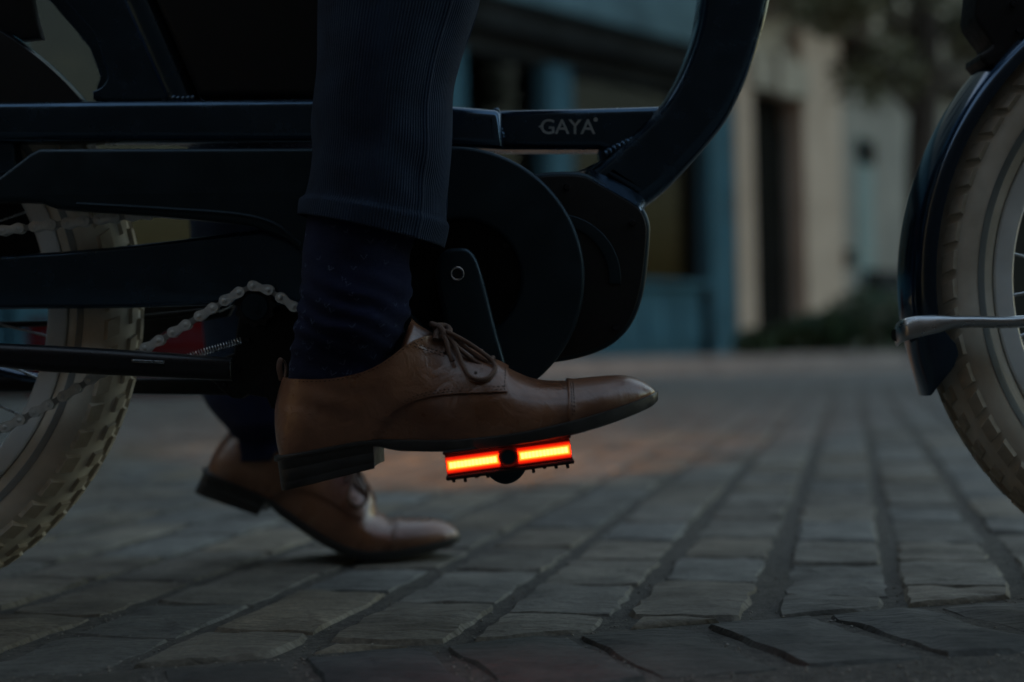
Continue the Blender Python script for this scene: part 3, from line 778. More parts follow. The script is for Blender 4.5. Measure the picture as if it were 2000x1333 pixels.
hi2 = spl([P(1150, 331, 1.2285), P(1202, 353, 1.2285), P(1250, 381, 1.2285), P(1261, 395, 1.2285)], 5)
mb = MB(); mb.loft([[a, b, b + Vector((0, .004, -.004)), a + Vector((0, .006, -.002))] for a, b in zip(lo_, hi2)]); mb.build('motor_bracket', M['frame'], bike, 50)

# ---- belt guard with round crank cover
arc = circ(885, 543, 258, -90, 175, 64)
gp = [(-420, 420), (-420, 372), (-40, 372), (0, 343), (57, 300), (76, 290), (400, 289.5), (700, 288), (885, 285)] + arc[1:] + [(626, 545), (600, 505), (585, 488), (548, 462), (484, 439), (374, 428), (193, 414), (106, 407), (92, 402), (80, 396), (41, 394), (-60, 396)]
guard = prism('chain_guard', gp, 1.192, .020, M['guard'], bike, .0042, holes=[circ(900, 545, 116, 0, 360, 48)], res=5, ang=60)
lip = spl([(150, 399), (330, 409), (470, 420), (540, 440), (586, 478)], 6)
mb = MB(); mb.tube([P(p.x, p.y, 1.1925) for p in lip], [(.0020)]*len(lip), 8); mb.build('guard_lip', M['guard'], guard)
mb = MB(); q = P(900, 545, 1.21); mb.disc((q.x, q.z), .066, 1.2125, 1.216, 40); mb.build('guard_recess', M['void'], guard)
for a, b in ((988, 480), (1003, 600)):
    mb = MB(); q = P(a, b, 1.212); mb.disc((q.x, q.z), .0026, 1.2085, 1.2128, 12); mb.build('recess_screw', M['blackmetal'], guard)

# ---- cranks and pedals
ax = P(893, 535, 1.165); pd = P(993, 890, 1.165)
def crank(near):
    pts = [(893, 484), (914, 486), (931, 506), (946, 552), (968, 640), (986, 705), (1010, 800), (1028, 880), (1030, 912), (1012, 938), (986, 947), (960, 936), (945, 912), (934, 868), (905, 780), (880, 690), (862, 600), (852, 545), (855, 508), (870, 488)]
    me_o = prism('crank_arm', pts, 1.164, .017, M['guard'], bike, .0042, res=3, smooth=4, ang=50)
    if not near:                                       # the opposite arm: turned half a turn about the axle, on the far side
        for v in me_o.data.vertices:
            v.co = Vector((2*ax.x - v.co.x, 2*YB - v.co.y, 2*ax.z - v.co.z))
        me_o.data.flip_normals()
    return me_o
cn = crank(True)
mb = MB(); n = 24
prf = [(.0058, .0), (.0058, -.0012), (.0050, -.0016), (.0040, -.0012), (.0040, .002)]
rings = [[Vector((ax.x + r*math.cos(2*math.pi*k/n), 1.1642 + y, ax.z + r*math.sin(2*math.pi*k/n))) for k in range(n)] for r, y in prf]
mb.loft(rings, False); mb.build('crank_bolt', M['alu'], cn)
mb = MB(); mb.disc((ax.x, ax.z), .0041, 1.1634, 1.1665, 6); mb.build('bolt_socket', M['blackmetal'], cn)
cf = crank(False)
mb = MB(); mb.disc((ax.x, ax.z), .018, 1.18, 2*YB-1.18, 24); mb.build('crank_axle', M['blackmetal'], bike)

def pedal(parent):
    """pedal in its own frame: x along travel, y from the outer end inwards, z up; outer end at y = 0"""
    e = parent
    W = 0.0463; D = .088
    def bx(name, lo, hi, mat, bev=.0012):
        me = prism_me(name, [(lo[0], lo[1]), (hi[0], lo[1]), (hi[0], hi[1]), (lo[0], hi[1])], hi[2]-lo[2], mat, bev, res=2)
        me.transform(Matrix.Translation((0, 0, (lo[2]+hi[2])/2)))
        return from_me(name, me, e, WM[e.name])
    for s in (1, -1):
        z0, z1 = (.0078, .0102) if s > 0 else (-.0114, -.0078)
        bx('tread_plate', (-W-.0012, -.0008, z0), (W+.0012, D, z1), M['black'], .0014)
        for k in range(11):
            x = -W + .004 + k*(2*W-.008)/10
            if abs(x) < .016: continue
            for y in (.004, .030, .056, .082):
                mb = MB(); zz = (-.0126 - .0018*((k*7+int(y*1000)) % 3)/2, -.0113)
                if s > 0: continue
                mb.box((x-.0012, y, zz[0]), (x+.0012, y+.0026, zz[1])); mb.build('grip_pin', M['black'], e, 30, WM[e.name])
    bx('body', (-W+.004, .0045, -.0079), (W-.004, D-.002, .0079), M['black'])
    # outer end: red lens plate with two glowing bars and the axle cap
    bx('lens', (-W, .0002, -.0077), (W, .0047, .0077), M['lens'], .0008)
    for sx in (-1, 1):
        a, b = (.0068, W-.0004) if sx > 0 else (-W+.0004, -.0068)
        bx('lens_glow', (a, -.0004, -.0062), (b, .0004, .0054), M['led3'], .0003)
        bx('light_diffuser', (a+.0004, -.0009, -.0043), (b, .0000, .0035), M['led2'], .0004)
        bx('light_bar', (a+.0012, -.0013, -.0034), (b-.0010, -.0004, .0026), M['led'], .0004)
        nc = 13; wc_ = (b-a-.0042)/nc
        for k in range(nc):
            x0 = a + .0022 + k*wc_
            bx('led_chip', (x0+.0002, -.0018, -.0024), (x0+wc_-.0002, -.0008, .0016), M['led0'], .0004)
    mb = MB(); n = 28
    prf = [(.0076, .0004), (.0076, -.0016), (.0068, -.0020), (.0056, -.0014), (.0056, .001)]
    mb.loft([[Vector((r*math.cos(2*math.pi*k/n), y, r*math.sin(2*math.pi*k/n))) for k in range(n)] for r, y in prf], False)
    mb.build('cap_ring', M['lens'], e, 50, WM[e.name])
    mb = MB(); mb.disc((0, 0), .0050, -.0018, .002, 24); mb.build('axle_cap', M['guard'], e, 40, WM[e.name])
    mb = MB(); mb.disc((0, 0), .0070, .02, D+.006, 20); mb.build('axle', M['blackmetal'], e, 40, WM[e.name])
def frame_mat(o, x, y, z):
    return Matrix(((x.x, y.x, z.x, o.x), (x.y, y.y, z.y, o.y), (x.z, y.z, z.z, o.z), (0, 0, 0, 1)))
po = P(993, 893, 1.0755); tl = math.atan2(33, 245) - ROLL
ex = bpy.data.objects.new('pedal', None)
xa = Vector((math.cos(tl), 0, math.sin(tl))); za = Vector((-math.sin(tl), 0, math.cos(tl)))
reg(ex, bike, frame_mat(po, xa, Vector((0, 1, 0)), za)); pedal(ex)
# the other pedal, on the far side and up
pf = Vector((2*ax.x - pd.x, 2*YB - 1.0755, 2*ax.z - pd.z))
ex2 = bpy.data.objects.new('pedal', None)
reg(ex2, bike, frame_mat(pf, Vector((-1, 0, 0)), Vector((0, -1, 0)), Vector((0, 0, 1)))); pedal(ex2)

ld = bpy.data.lights.new('pedal_glow_fill', 'AREA'); ld.shape = 'RECTANGLE'; ld.size = .085; ld.size_y = .008; ld.energy = 1.5; ld.color = (1.0, .46, .20); ld.spread = R(52)  # added lamp, stronger than the pedal's LEDs, aimed to warm the ground behind
lo = bpy.data.objects.new('pedal_glow_fill', ld)
reg(lo, ex2, Matrix.Translation(pf + Vector((0, .004, 0))) @ Matrix.Rotation(R(89), 4, 'X'))
# ---- seat tube, gusset plate, rear parts
mb = MB(); mb.tube([P(366, 228, YB), P(357, 196, YB), P(272, 0, YB), P(90, -420, YB)], .0150, 24); mb.build('seat_tube', M['frame'], bike, 60)
cv = spl([(126, 0), (162, 40), (184.6, 67.5), (200, 110), (209, 140), (209, 155), (200, 169), (191, 175), (181, 178)], 4)
prism('gusset_plate', [(-60, -260), (40, -110)] + [(p.x, p.y) for p in cv] + [(181, 194), (345, 194), (330, 160), (262, 0), (150, -260)], YB-.010, .016, M['frame'], bike, .0012)
prism('gusset_plate', [(-90, -260), (8, -110), (96, 0), (146, 58), (176, 96), (196, 150), (181, 194), (345, 194), (262, 0), (130, -260)], YB+.030, .010, M['frame'], bike, .0012)
prism('rack_strut', [(-220, -260), (-60, -120), (30, -110), (63, 0), (72, 43), (82, 75), (40, 78), (20, 66), (-220, 10)], YB+.012, .012, M['black'], bike, .002)
prism('rack_clamp', [(-160, 252), (10, 252), (19, 258), (30, 274), (31, 338), (-160, 380)], 1.222, .05, M['frame'], bike, .004)
prism('chain_stay', [(-420, 512), (0, 499), (120, 491), (212, 483), (330, 470), (560, 440), (640, 470), (640, 600), (420, 596), (250, 602), (0, 604), (-420, 618)], 1.2135, .012, M['frame'], bike, .005, res=4)
prism('dropout_plate', [(236, 596), (460, 592), (446, 618), (336, 638), (292, 664), (276, 694), (236, 694)], 1.31, .01, M['black'], bike, .002)
prism('far_stay', [(-200, 736), (250, 738), (420, 738), (452, 772), (380, 772.5), (255, 771), (-200, 762)], 1.33, .025, M['black'], bike, .004)
bar = prism('stand_bar', [(-420, 640), (0, 671), (100, 675.5), (221, 682.5), (330, 690), (452, 700), (452, 745), (330, 739), (210, 733.5), (82, 727), (0, 718.5), (-420, 690)], 1.186, .020, M['blackmetal'], bike, .0075, res=5, ang=60)
mb = MB(); mb.tube([P(-200, 640, 1.30), P(100, 632, 1.30), P(250, 624, 1.28), P(420, 606, 1.25)], .0028, 10); mb.build('brake_cable', M['black'], bike)
mb = MB(); mb.tube([P(-60, 712, 1.34), P(40, 737, 1.335), P(95, 742, 1.33), P(240, 752, 1.33)], .0050, 12); mb.build('far_stand_tube', M['mudguard'], bike)
# tensioner
prism('tensioner_arm', [(470, 596), (492, 570), (520, 566), (560, 590), (600, 610), (640, 640), (640, 790), (530, 800), (520, 778), (484, 771), (470, 779), (452, 778), (432, 764), (418, 748), (400, 738), (360, 734), (346, 722), (352, 706), (420, 704), (455, 690), (462, 640)], 1.222, .018, M['black'], bike, .003)
pc = P(499, 600, 1.207)
pul = MB(); n = 44; rings = []
for y in (-.0035, .0035):
    rings.append([Vector((pc.x + (.0148 + (.0022 if (k % 4) in (0, 1) else 0))*math.cos(2*math.pi*k/n), pc.y+y, pc.z + (.0148 + (.0022 if (k % 4) in (0, 1) else 0))*math.sin(2*math.pi*k/n))) for k in range(n)])
pul.loft(rings); po_ = pul.build('jockey_wheel', M['black'], bike, 30)
mb = MB(); mb.disc((pc.x, pc.z), .0105, pc.y-.0052, pc.y-.0034, 28, .0118); mb.disc((pc.x, pc.z), .0036, pc.y-.0066, pc.y-.0051, 16); mb.build('wheel_boss', M['guard'], po_)
def spring(name, a, b, Y, r, turns, wr, parent, mat):
    A, B = P(*a, Y), P(*b, Y); d = (B-A).normalized(); n1 = d.cross(Vector((0, 1, 0))).normalized(); n2 = d.cross(n1)
    pp = []
    for k in range(int(turns*12)+1):
        t = k/(turns*12); q = 2*math.pi*turns*t
        pp.append(A.lerp(B, t) + n1*(r*math.cos(q)) + n2*(r*math.sin(q)))
    mb = MB(); mb.tube(pp, wr, 5); return mb.build(name, mat, parent, 60)
spring('tension_spring', (352, 702), (470, 666), 1.196, .0026, 22, .00055, bike, M['alu'])
spring('bar_spring', (258, 705), (320, 708), 1.1845, .0013, 26, .0003, bar, M['alu'])
for a, b, r in ((484, 664, .0026), (438, 704, .0018), (466, 722, .0026), (440, 752, .0022)):
    mb = MB(); q = P(a, b, 1.2215); mb.disc((q.x, q.z), r*.75, 1.2195-.0022, 1.2225, 14, r); mb.build('tensioner_bolt', M['blackmetal'], bike)
mb = MB(); mb.tube([P(428, 610, 1.235), P(464, 594, 1.232)], .0008, 6); mb.build('tension_wire', M['alu'], bike)

# ---- chain
PITCH_ = .0127
def link_me(outer):
    mb = MB(); h = PITCH_/2; r = .0043 if outer else .0030; wn = .0027 if outer else .0020; m = 10
    def plate(y0, y1):
        pts = []
        for k in range(m+1):
            a = -math.pi*.62 + 2*math.pi*.62*k/m; pts.append((h + r*math.cos(a), r*math.sin(a)))
        pts.append((0, wn))
        for k in range(m+1):
            a = math.pi*.38 + 2*math.pi*.62*k/m; pts.append((-h + r*math.cos(a), r*math.sin(a)))
        pts.append((0, -wn))
        k = len(pts)
        c0 = [Vector((x*1.0, y0+.0002, z)) for x, z in pts]; 
        e0 = [Vector((x*.975, y0, z*.92)) for x, z in pts]
        c1 = [Vector((x, y1, z)) for x, z in pts]
        mb.loft([e0, c0, c1], True)
    if outer:
        plate(-.0044, -.0033); plate(.0033, .0044)
        for s in (-1, 1):
            n = 12
            mb.loft([[Vector((s*h + q*math.cos(2*math.pi*k/n), y, q*math.sin(2*math.pi*k/n))) for k in range(n)] for q, y in ((.0013, -.0051), (.0019, -.0047), (.0019, .0047), (.0013, .0051))])
    else:
        plate(-.0031, -.0020); plate(.0020, .0031)
        for s in (-1, 1):
            n = 12
            mb.loft([[Vector((s*h + .0036*math.cos(2*math.pi*k/n), y, .0036*math.sin(2*math.pi*k/n))) for k in range(n)] for y in (-.0019, .0019)])
    me = bpy.data.meshes.new('chain_link'); me.from_pydata([tuple(p) for p in mb.v], [], mb.f)
    return finish(me, M['steel' if outer else 'steel2'], 40)
LO, LI = link_me(True), link_me(False)
def run(name, pins, Y, first_outer):
    e = empty(name, P(*pins[0], Y), bike)
    for i, (a, b) in enumerate(zip(pins, pins[1:])):
        A, B = P(*a, Y), P(*b, Y); d = B-A; x = d.normalized(); z = x.cross(Vector((0, 1, 0))).normalized(); z = -z if z.z < 0 else z
        sc = d.length/PITCH_; y = z.cross(x)
        W = frame_mat((A+B)/2, x*sc, y, z*sc)
        from_me('chain_link', LO if (i % 2 == 0) == first_outer else LI, e, W)
p1 = [(-57, 459), (-25, 455), (7.4, 451), (38.8, 446.8), (69.3, 443.5), (101.5, 440), (132.8, 437), (166, 433), (194, 429.5), (225, 426), (256, 422), (288, 419)]
run('chain_upper_run', p1, 1.208, True)
p2 = [(574.4, 599.4), (549, 582), (525, 567), (495, 559), (468, 571.5), (440, 587.7), (417, 602), (390.8, 618), (364.6, 634.5), (338.5, 649.8), (312.4, 665), (285.4, 680), (259, 697), (231, 712.5), (203, 727), (177, 742), (151, 758.5), (124.6, 774.7), (97, 790.5), (69.6, 805), (40.7, 820.5), (12, 834.5), (-16, 850), (-44, 865)]
p2 = [(628, 634), (601, 617)] + p2
run('chain_lower_run', p2, 1.2055, True)

# ================================================================== PERSON
person = empty('person', (P(640, 1100, 1.45).x, 1.45, 0)); tag(person, 'person in navy corduroys and brown leather shoes astride the bicycle', 'person')

SC = 2600.0                                             # pixels per metre at the near shoe
Yb = smooth_tab([(528, 893), (560, 887), (600, 880), (650, 870), (700, 861), (740, 857), (800, 857), (860, 857), (900, 855), (950, 850), (1000, 843), (1050, 834), (1110, 820), (1160, 807), (1200, 797), (1240, 785), (1270, 775), (1284, 770)])
Yt = smooth_tab([(528, 738), (560, 740), (620, 741), (660, 738), (700, 730), (730, 719), (755, 705), (775, 690), (795, 674), (815, 663), (840, 655), (870, 663), (900, 675), (940, 696), (975, 710), (1000, 722), (1030, 734), (1060, 741), (1090, 744), (1120, 744), (1160, 740), (1200, 737), (1225, 737.5), (1245, 742), (1262, 749), (1274, 756), (1281, 761), (1284, 765)])
Ysb = smooth_tab([(528, 905), (600, 892), (700, 874), (740, 871), (770, 878), (800, 880), (870, 880), (920, 878), (960, 873), (1000, 867), (1050, 859), (1110, 848), (1160, 835), (1200, 823), (1240, 809), (1270, 797), (1284, 790), (1290, 785)])
Wb = smooth_tab([(528, .003), (533, .013), (545, .0225), (560, .0280), (600, .0325), (680, .0325), (760, .0320), (850, .0370), (950, .0445), (1030, .0480), (1100, .0465), (1170, .0395), (1220, .0305), (1250, .0235), (1270, .0165), (1280, .0095), (1284, .0040)])
Wc = smooth_tab([(528, .002), (540, .014), (560, .024), (600, .031), (660, .0345), (720, .0350), (775, .0330), (820, .0240), (850, .0150), (900, .0130), (960, .0110), (990, .0070), (1000, .0)])
STN = [528, 529.5, 533, 539, 547, 558, 572, 590] + [610+k*20 for k in range(30)] + [1205, 1218, 1230, 1240, 1250, 1259, 1267, 1274, 1279, 1284]
class Shoe:
    def __init__(s, bend, M4):
        s.bend = bend; s.M = M4
    def loc(s, px, py, lat):
        """shoe frame: forward, lateral (towards the camera negative), up; metres"""
        a = (px-528)/SC; z = (857-py)/SC
        if s.bend:
            ab = (1030-528)/SC; w_ = .030
            t = max(0, min(1, (a - (ab-w_))/(2*w_)))
            zc = (857-850)/SC
            # integrate a smooth bend along the length
            q = a-(ab-w_)
            if q > 0:
                th = s.bend
                if q < 2*w_:
                    k = th/(2*w_); al = k*q
                    rx, rz = math.sin(al)/k, (1-math.cos(al))/k
                else:
                    k = th/(2*w_); al = th
                    rx, rz = math.sin(th)/k + (q-2*w_)*math.cos(th), (1-math.cos(th))/k + (q-2*w_)*math.sin(th)
                hz = z-zc
                # crumple: the top shortens over the bend
                a = (ab-w_) + rx - hz*math.sin(al); z = zc + rz + hz*math.cos(al)
        return s.M @ Vector((a, lat, z))
    def sec(s, px, v, side, off=0.0):
        k = max(0, min(1, (px-800)/190)); k = k*k*(3-2*k)
        yb, yt = interp(Yb, px), min(interp(Yt, px), interp(Yb, px)-1); wb, wc = interp(Wb, px), interp(Wc, px)
        h = yb-yt
        P0 = (wb, 0); P3 = (wc, 1)
        P1 = (wb*(1.10*(1-k)+1.06*k) + .0015, .40*(1-k)+.52*k)
        P2 = (wc*1.04*(1-k) + (wc + (wb-wc)*.70)*k, .70*(1-k)+1.0*k)
        u = 1-v
        lat = u**3*P0[0] + 3*u*u*v*P1[0] + 3*u*v*v*P2[0] + v**3*P3[0]
        zf = u**3*P0[1] + 3*u*u*v*P1[1] + 3*u*v*v*P2[1] + v**3*P3[1]
        dx = ((zf-.45)*2)**2*13*math.exp(-(px-528)/38) if px < 760 else 0
        return px + dx, yb - h*zf, side*lat
    def pt(s, px, v, side=-1, off=0.0):
        p = s.loc(*s.sec(px, v, side))
        if off:
            e = 1.5; dv = .01
            a = s.loc(*s.sec(max(528, px-e), v, side)); b = s.loc(*s.sec(min(1284, px+e), v, side))
            c_ = s.loc(*s.sec(px, max(0, v-dv), side)); d = s.loc(*s.sec(px, min(1, v+dv), side))
            nrm = (b-a).cross(d-c_)
            if side > 0: nrm = -nrm
            if nrm.length > 0: p = p + nrm.normalized()*off
        return p
    def vof(s, px, py):                                # parameter at which the section passes image row py
        lo, hi = 0.0, 1.0
        for _ in range(24):
            m = (lo+hi)/2
            if s.sec(px, m, -1)[1] > py: lo = m
            else: hi = m
        return (lo+hi)/2
Yq = smooth_tab([(730, 870), (737, 852), (746, 832), (757, 816), (771, 803), (790, 791), (815, 781), (845, 774), (880, 770), (930, 767.5), (992, 765)])

def wrinkle(p, amp):
    return amp*(noise.noise(p*26) + .5*noise.noise(p*60))

def make_shoe(bend, M4, name, label):
    sh = Shoe(bend, M4); e = empty(name, sh.M @ Vector((.14, 0, -.02)), person); tag(e, label)
    mb = MB(); nv = 20
    for side in (-1, 1):
        rings = []
        for px in STN:
            row = []
            for j in range(nv+1):
                v = j/nv; p = sh.pt(px, v, side, 0)
                g_ = math.exp(-((px-655)/75)**2)*math.exp(-((v-.62)/.25)**2)   # creases below the ankle
                cr_ = -.0016*g_*(.5+.5*math.sin((px*.05 + v*16)))
                g2 = math.exp(-((px-1045)/45)**2)*(v > .35)
                cr_ += g2*(-.0012 - (.004 if bend else 0)*(.5+.5*math.sin(px*.19)))*min(1, (v-.35)*3)
                row.append(sh.pt(px, v, side, cr_ + wrinkle(p, .0007)*math.sin(math.pi*min(1, v*1.2+.05))))
            rings.append(row)
        fl = MB(); fl.loft(rings, False, False)
        mb.add(fl.v, fl.f if side < 0 else [tuple(reversed(f)) for f in fl.f])
    up_ = mb.build('upper', M['leather'], e, 60, weld=True)
    # lining: the same wall a little inside, so the collar has thickness
    mb = MB()
    for side in (-1, 1):
        rings = []
        for px in [x for x in STN if x < 1000]:
            rings.append([sh.pt(px, v, side, o) for v, o in ((1.0, 0), (1.0, -.0018), (.9, -.0022), (.7, -.0024))])
        fl = MB(); fl.loft(rings, False, False); mb.add(fl.v, fl.f)
    mb.build('lining', M['leather'], e, 60)
    # quarters: the overlapping side panels that carry the laces
    for side in (-1, 1):
        st = [566 + k*11 for k in range(39)] + [988.5, 990, 991]
        rings = []
        for px in st:
            lo = sh.vof(px, interp(Yq, px)) if px > 736 else max(.0, sh.vof(px, interp(Yb, px)-1))
            hi = .996
            fade = max(0, min(1, (px-566)/60)); o = .0002 + .0015*fade
            row = [sh.pt(px, lo, side, -.0004)]
            for j in range(15):
                v = lo + (hi-lo)*j/14; p = sh.pt(px, v, side)
                g_ = math.exp(-((px-655)/75)**2)*math.exp(-((v-.62)/.25)**2)
                row.append(sh.pt(px, v, side, o + -.0016*g_*(.5+.5*math.sin((px*.05 + v*16))) + wrinkle(p, .0007)*math.sin(math.pi*min(1, v*1.2+.05))))
            row.append(sh.pt(px, hi, side, -.0008))
            rings.append(row)
        rings.append([sh.pt(991.5, max(0, min(1, (i-1)/14))*(.996-sh.vof(991, 765))+sh.vof(991, 765), side, -.0005) for i in range(17)])
        mb = MB(); mb.loft(rings, False, False)
        if side > 0: mb.f = [tuple(reversed(f)) for f in mb.f]
        mb.build('quarter', M['leather'], e, 60)
    # toe cap
    mb = MB()
    for side in (-1, 1):
        rings = []
        for i, px in enumerate([1107, 1107.6, 1109, 1113, 1118, 1126] + [x for x in STN if x > 1130]):
            o = (-.0003, .0010, .0016, .0017, .0012, .0010)[i] if i < 6 else .0010*min(1, (1284-px)/30)
            rings.append([sh.pt(px, j/18, side, o) for j in range(19)])
        fl = MB(); fl.loft(rings, False, False); mb.add(fl.v, fl.f if side < 0 else [tuple(reversed(f)) for f in fl.f])
    mb.build('toe_cap', M['leather'], e, 60, weld=True)
    # sole: welt and outsole
    rings = []
    for px in [529, 531, 535, 541, 549, 560] + [575+k*21 for k in range(33)] + [1262, 1272, 1280, 1286, 1290]:
        wv = interp(Wb, min(px, 1284))*(1.0 if px < 1284 else max(.1, (1291-px)/8)) + (.0042 if 535 < px < 1284 else .0022)
        yt_, yb_ = interp(Yb, min(px, 1284)) - (0 if px < 1284 else (px-1284)*.45) + 1, interp(Ysb, px)
        yt_ -= 2.5*max(0, min(1, (px-1150)/100)); yt_ = min(yt_, yb_-4); m_ = (yt_+yb_)/2
        prof = [(-wv+.002, yt_-.6), (-wv+.0004, yt_+1.2), (-wv, m_), (-wv+.0006, yb_-2), (-wv+.0035, yb_), (wv-.0035, yb_), (wv-.0006, yb_-2), (wv, m_), (wv-.0004, yt_+1.2), (wv-.002, yt_-.6)]
        rings.append([sh.loc(px, y_, l_) for l_, y_ in prof])
    mb = MB(); mb.loft(rings, True, True); mb.build('sole', M['sole'], e, 45)
    # heel block
    out = []
    for k in range(13):
        a = math.pi*k/12; out.append((566 - 30*math.sin(a), -.0345*math.cos(a)))
    out = [(732, -.0350), (700, -.0357), (650, -.0362), (600, -.0358)] + [(x, l_) for x, l_ in out] + [(600, .0358), (650, .0362), (700, .0357), (736, .0350), (729, .018), (726, 0), (728, -.018)]
    def ring(t, sh_):
        r_ = []
        for x, l_ in out:
            y0 = interp(Ysb, x) - 3; y1 = interp([(528, 962), (740, 911)], x)
            r_.append(sh.loc(x + 8*t*(1 if x < 640 else .3), y0 + (y1-y0)*t, l_*(1-.02*t)*sh_))
        return r_
    mb = MB(); mb.loft([ring(0, 1), ring(.30, 1), ring(.31, .997), ring(.33, .997), ring(.34, 1), ring(.72, 1), ring(.73, .998), ring(.745, .998), ring(.755, 1), ring(.97, 1), ring(1, .985)], True, True)
    mb.build('heel', M['sole'], e, 35)
    # tongue
    tc = spl([(801, 622, 0), (815, 634, 0), (842, 650, 0), (880, 668, 0), (930, 692, 0), (985, 718, 0)], 4)
    rings = []
    for i, p in enumerate(tc):
        t = i/(len(tc)-1); hw = .033*(1-t) + .012*t
        if t < .12: hw *= .62 + .38*t/.12
        rings.append([sh.loc(p.x - 24*(q*q)*(1-t)*1.0, p.y + (58*(1-t)**.7 + 14)*(abs(q)**2.1), q*hw) for q in [k/6 for k in range(-6, 7)]])
    ins = [[v - (r[6]-sh.loc(900, 900, 0)).normalized()*.0022 for v in r] for r in rings]
    mb = MB(); mb.loft([r + list(reversed(q)) for r, q in zip(rings, ins)], True, True)
    mb.build('tongue', M['leather'], e, 60)
    # laces
    def lz(pts, r=.0016, name='lace'):
        mb = MB(); mb.tube(spl([sh.loc(a, b, c_) for a, b, c_ in pts], 6), r, 9); mb.build(name, M['lace'], e, 60)
    for a, b, c_, d in ((868, 690, 884, 668), (886, 704, 908, 680), (908, 716, 934, 693), (930, 729, 958, 706)):
        lz([(a, b, -.0215), (a+6, b-8, -.0195), (c_, d-5, -.006), (c_+4, d-5, .006), (a+10, b-8, .0195), (a+3, b, .0215)], .0015)
    lz([(846, 634, -.004), (858, 640, -.014), (866, 652, -.019), (860, 660, -.018), (850, 650, -.010), (853, 636, -.002), (868, 637, .004), (876, 646, -.004), (866, 656, -.013)], .0024, 'lace_knot')
    lz([(858, 644, -.014), (880, 652, -.020), (910, 668, -.022), (940, 688, -.024), (962, 706, -.027), (967, 720, -.032), (955, 737, -.0385), (935, 741, -.0400), (917, 733, -.0390), (904, 712, -.0345), (895, 690, -.029), (884, 668, -.022), (864, 648, -.016)], .0018)
    lz([(862, 648, -.012), (888, 664, -.018), (915, 684, -.022), (938, 700, -.024), (955, 711, -.025), (946, 716, -.026), (922, 702, -.026), (900, 684, -.025), (880, 664, -.021), (860, 650, -.016)], .0017)
    lz([(854, 646, -.014), (851, 655, -.018), (850, 664, -.021)], .0023)
    lz([(860, 646, -.016), (872, 668, -.024), (878, 690, -.028), (884, 706, -.0300)], .0018)
    lz([(858, 640, -.010), (848, 637, -.012), (840, 632, -.008)], .0022)
    # eyelets
    for a, b in ((868, 692), (886, 706), (908, 718), (930, 731)):
        v = sh.vof(a, b); p = sh.pt(a, v, -1, .0018); q = sh.pt(a, v, -1, .0024)
        mb = MB(); mb.tube([p, q], .0012, 12); mb.build('eyelet', M['stitch'], e)
    # stitching, too fine to pick apart
    mb = MB()
    def seam(fn, a0, a1, off, dash=.0021, gap=.0013, r=.00032):
        pts = [fn(a0 + (a1-a0)*k/160) for k in range(161)]
        ps_ = [sh.pt(px, sh.vof(px, py), -1, off) for px, py in pts]
        d = 0; i = 0; cur = []
        for k in range(1, len(ps_)):
            d += (ps_[k]-ps_[k-1]).length
            if d % (dash+gap) < dash: cur.append(ps_[k])
            else:
                if len(cur) > 1: mb.tube(cur, r, 4)
                cur = []
        if len(cur) > 1: mb.tube(cur, r, 4)
    seam(lambda x: (x, interp(Yq, x)-4), 745, 985, .0018)
    seam(lambda x: (x + 3.5, interp(Yq, x)-9.5), 745, 980, .0018)
    seam(lambda x: (x, interp(Yt, x)+4), 575, 840, .0018)
    seam(lambda y: (985, y), 722, 762, .0018)
    seam(lambda y: (920.0, y), 742, 764, .0018)
    seam(lambda t: (810+60*t, 672+22*t), 0, 1, .0018)
    seam(lambda t: (808+60*t, 677+22*t), 0, 1, .0018)
    seam(lambda y: (1114, y), 750, 808, .0018)
    seam(lambda y: (1118.5, y), 750, 808, .0015)
    tag(mb.build('stitching', M['stitch'], e, None), kind='stuff')
    # dark gap line below the quarter edge and pull tab
    mb = MB(); a, b, c_ = sh.loc(541, 738, -.003), sh.loc(534, 708, -.004), sh.loc(541, 736, .004)
    mb.tube(spl([sh.loc(543, 744, -.004), sh.loc(537, 718, -.003), sh.loc(541, 702, 0), sh.loc(548, 716, .003), sh.loc(545, 744, .004)], 6), [(.0022, .0007)]*25, 8); mb.build('pull_tab', M['lace'], e, 60)
    return sh, e
rollm = Matrix.Rotation(ROLL, 4, 'Y')
M_near = Matrix.Translation(P(528, 857, 1.10)) @ rollm
M_near.translation.y = 1.122
shn, e_n = make_shoe(0, M_near, 'shoe', 'brown leather derby shoe pressing on the lit pedal')
# far shoe: ball on the ground, heel raised
YF = 1.575; pitch_f = R(34.5)
base = Matrix.Rotation(pitch_f, 4, 'Y')
tmp = Shoe(R(26), base)
low = min((tmp.loc(px, interp(Ysb, px), 0) for px in range(900, 1290, 5)), key=lambda q: q.z)
tgt = P(757, 1082, YF); tgt.z = .001
M_far = Matrix.Translation(tgt - low) @ base
M_far.translation.y = YF
shf, e_f = make_shoe(R(26), M_far, 'shoe', 'brown leather shoe on its toes on the setts, heel raised')

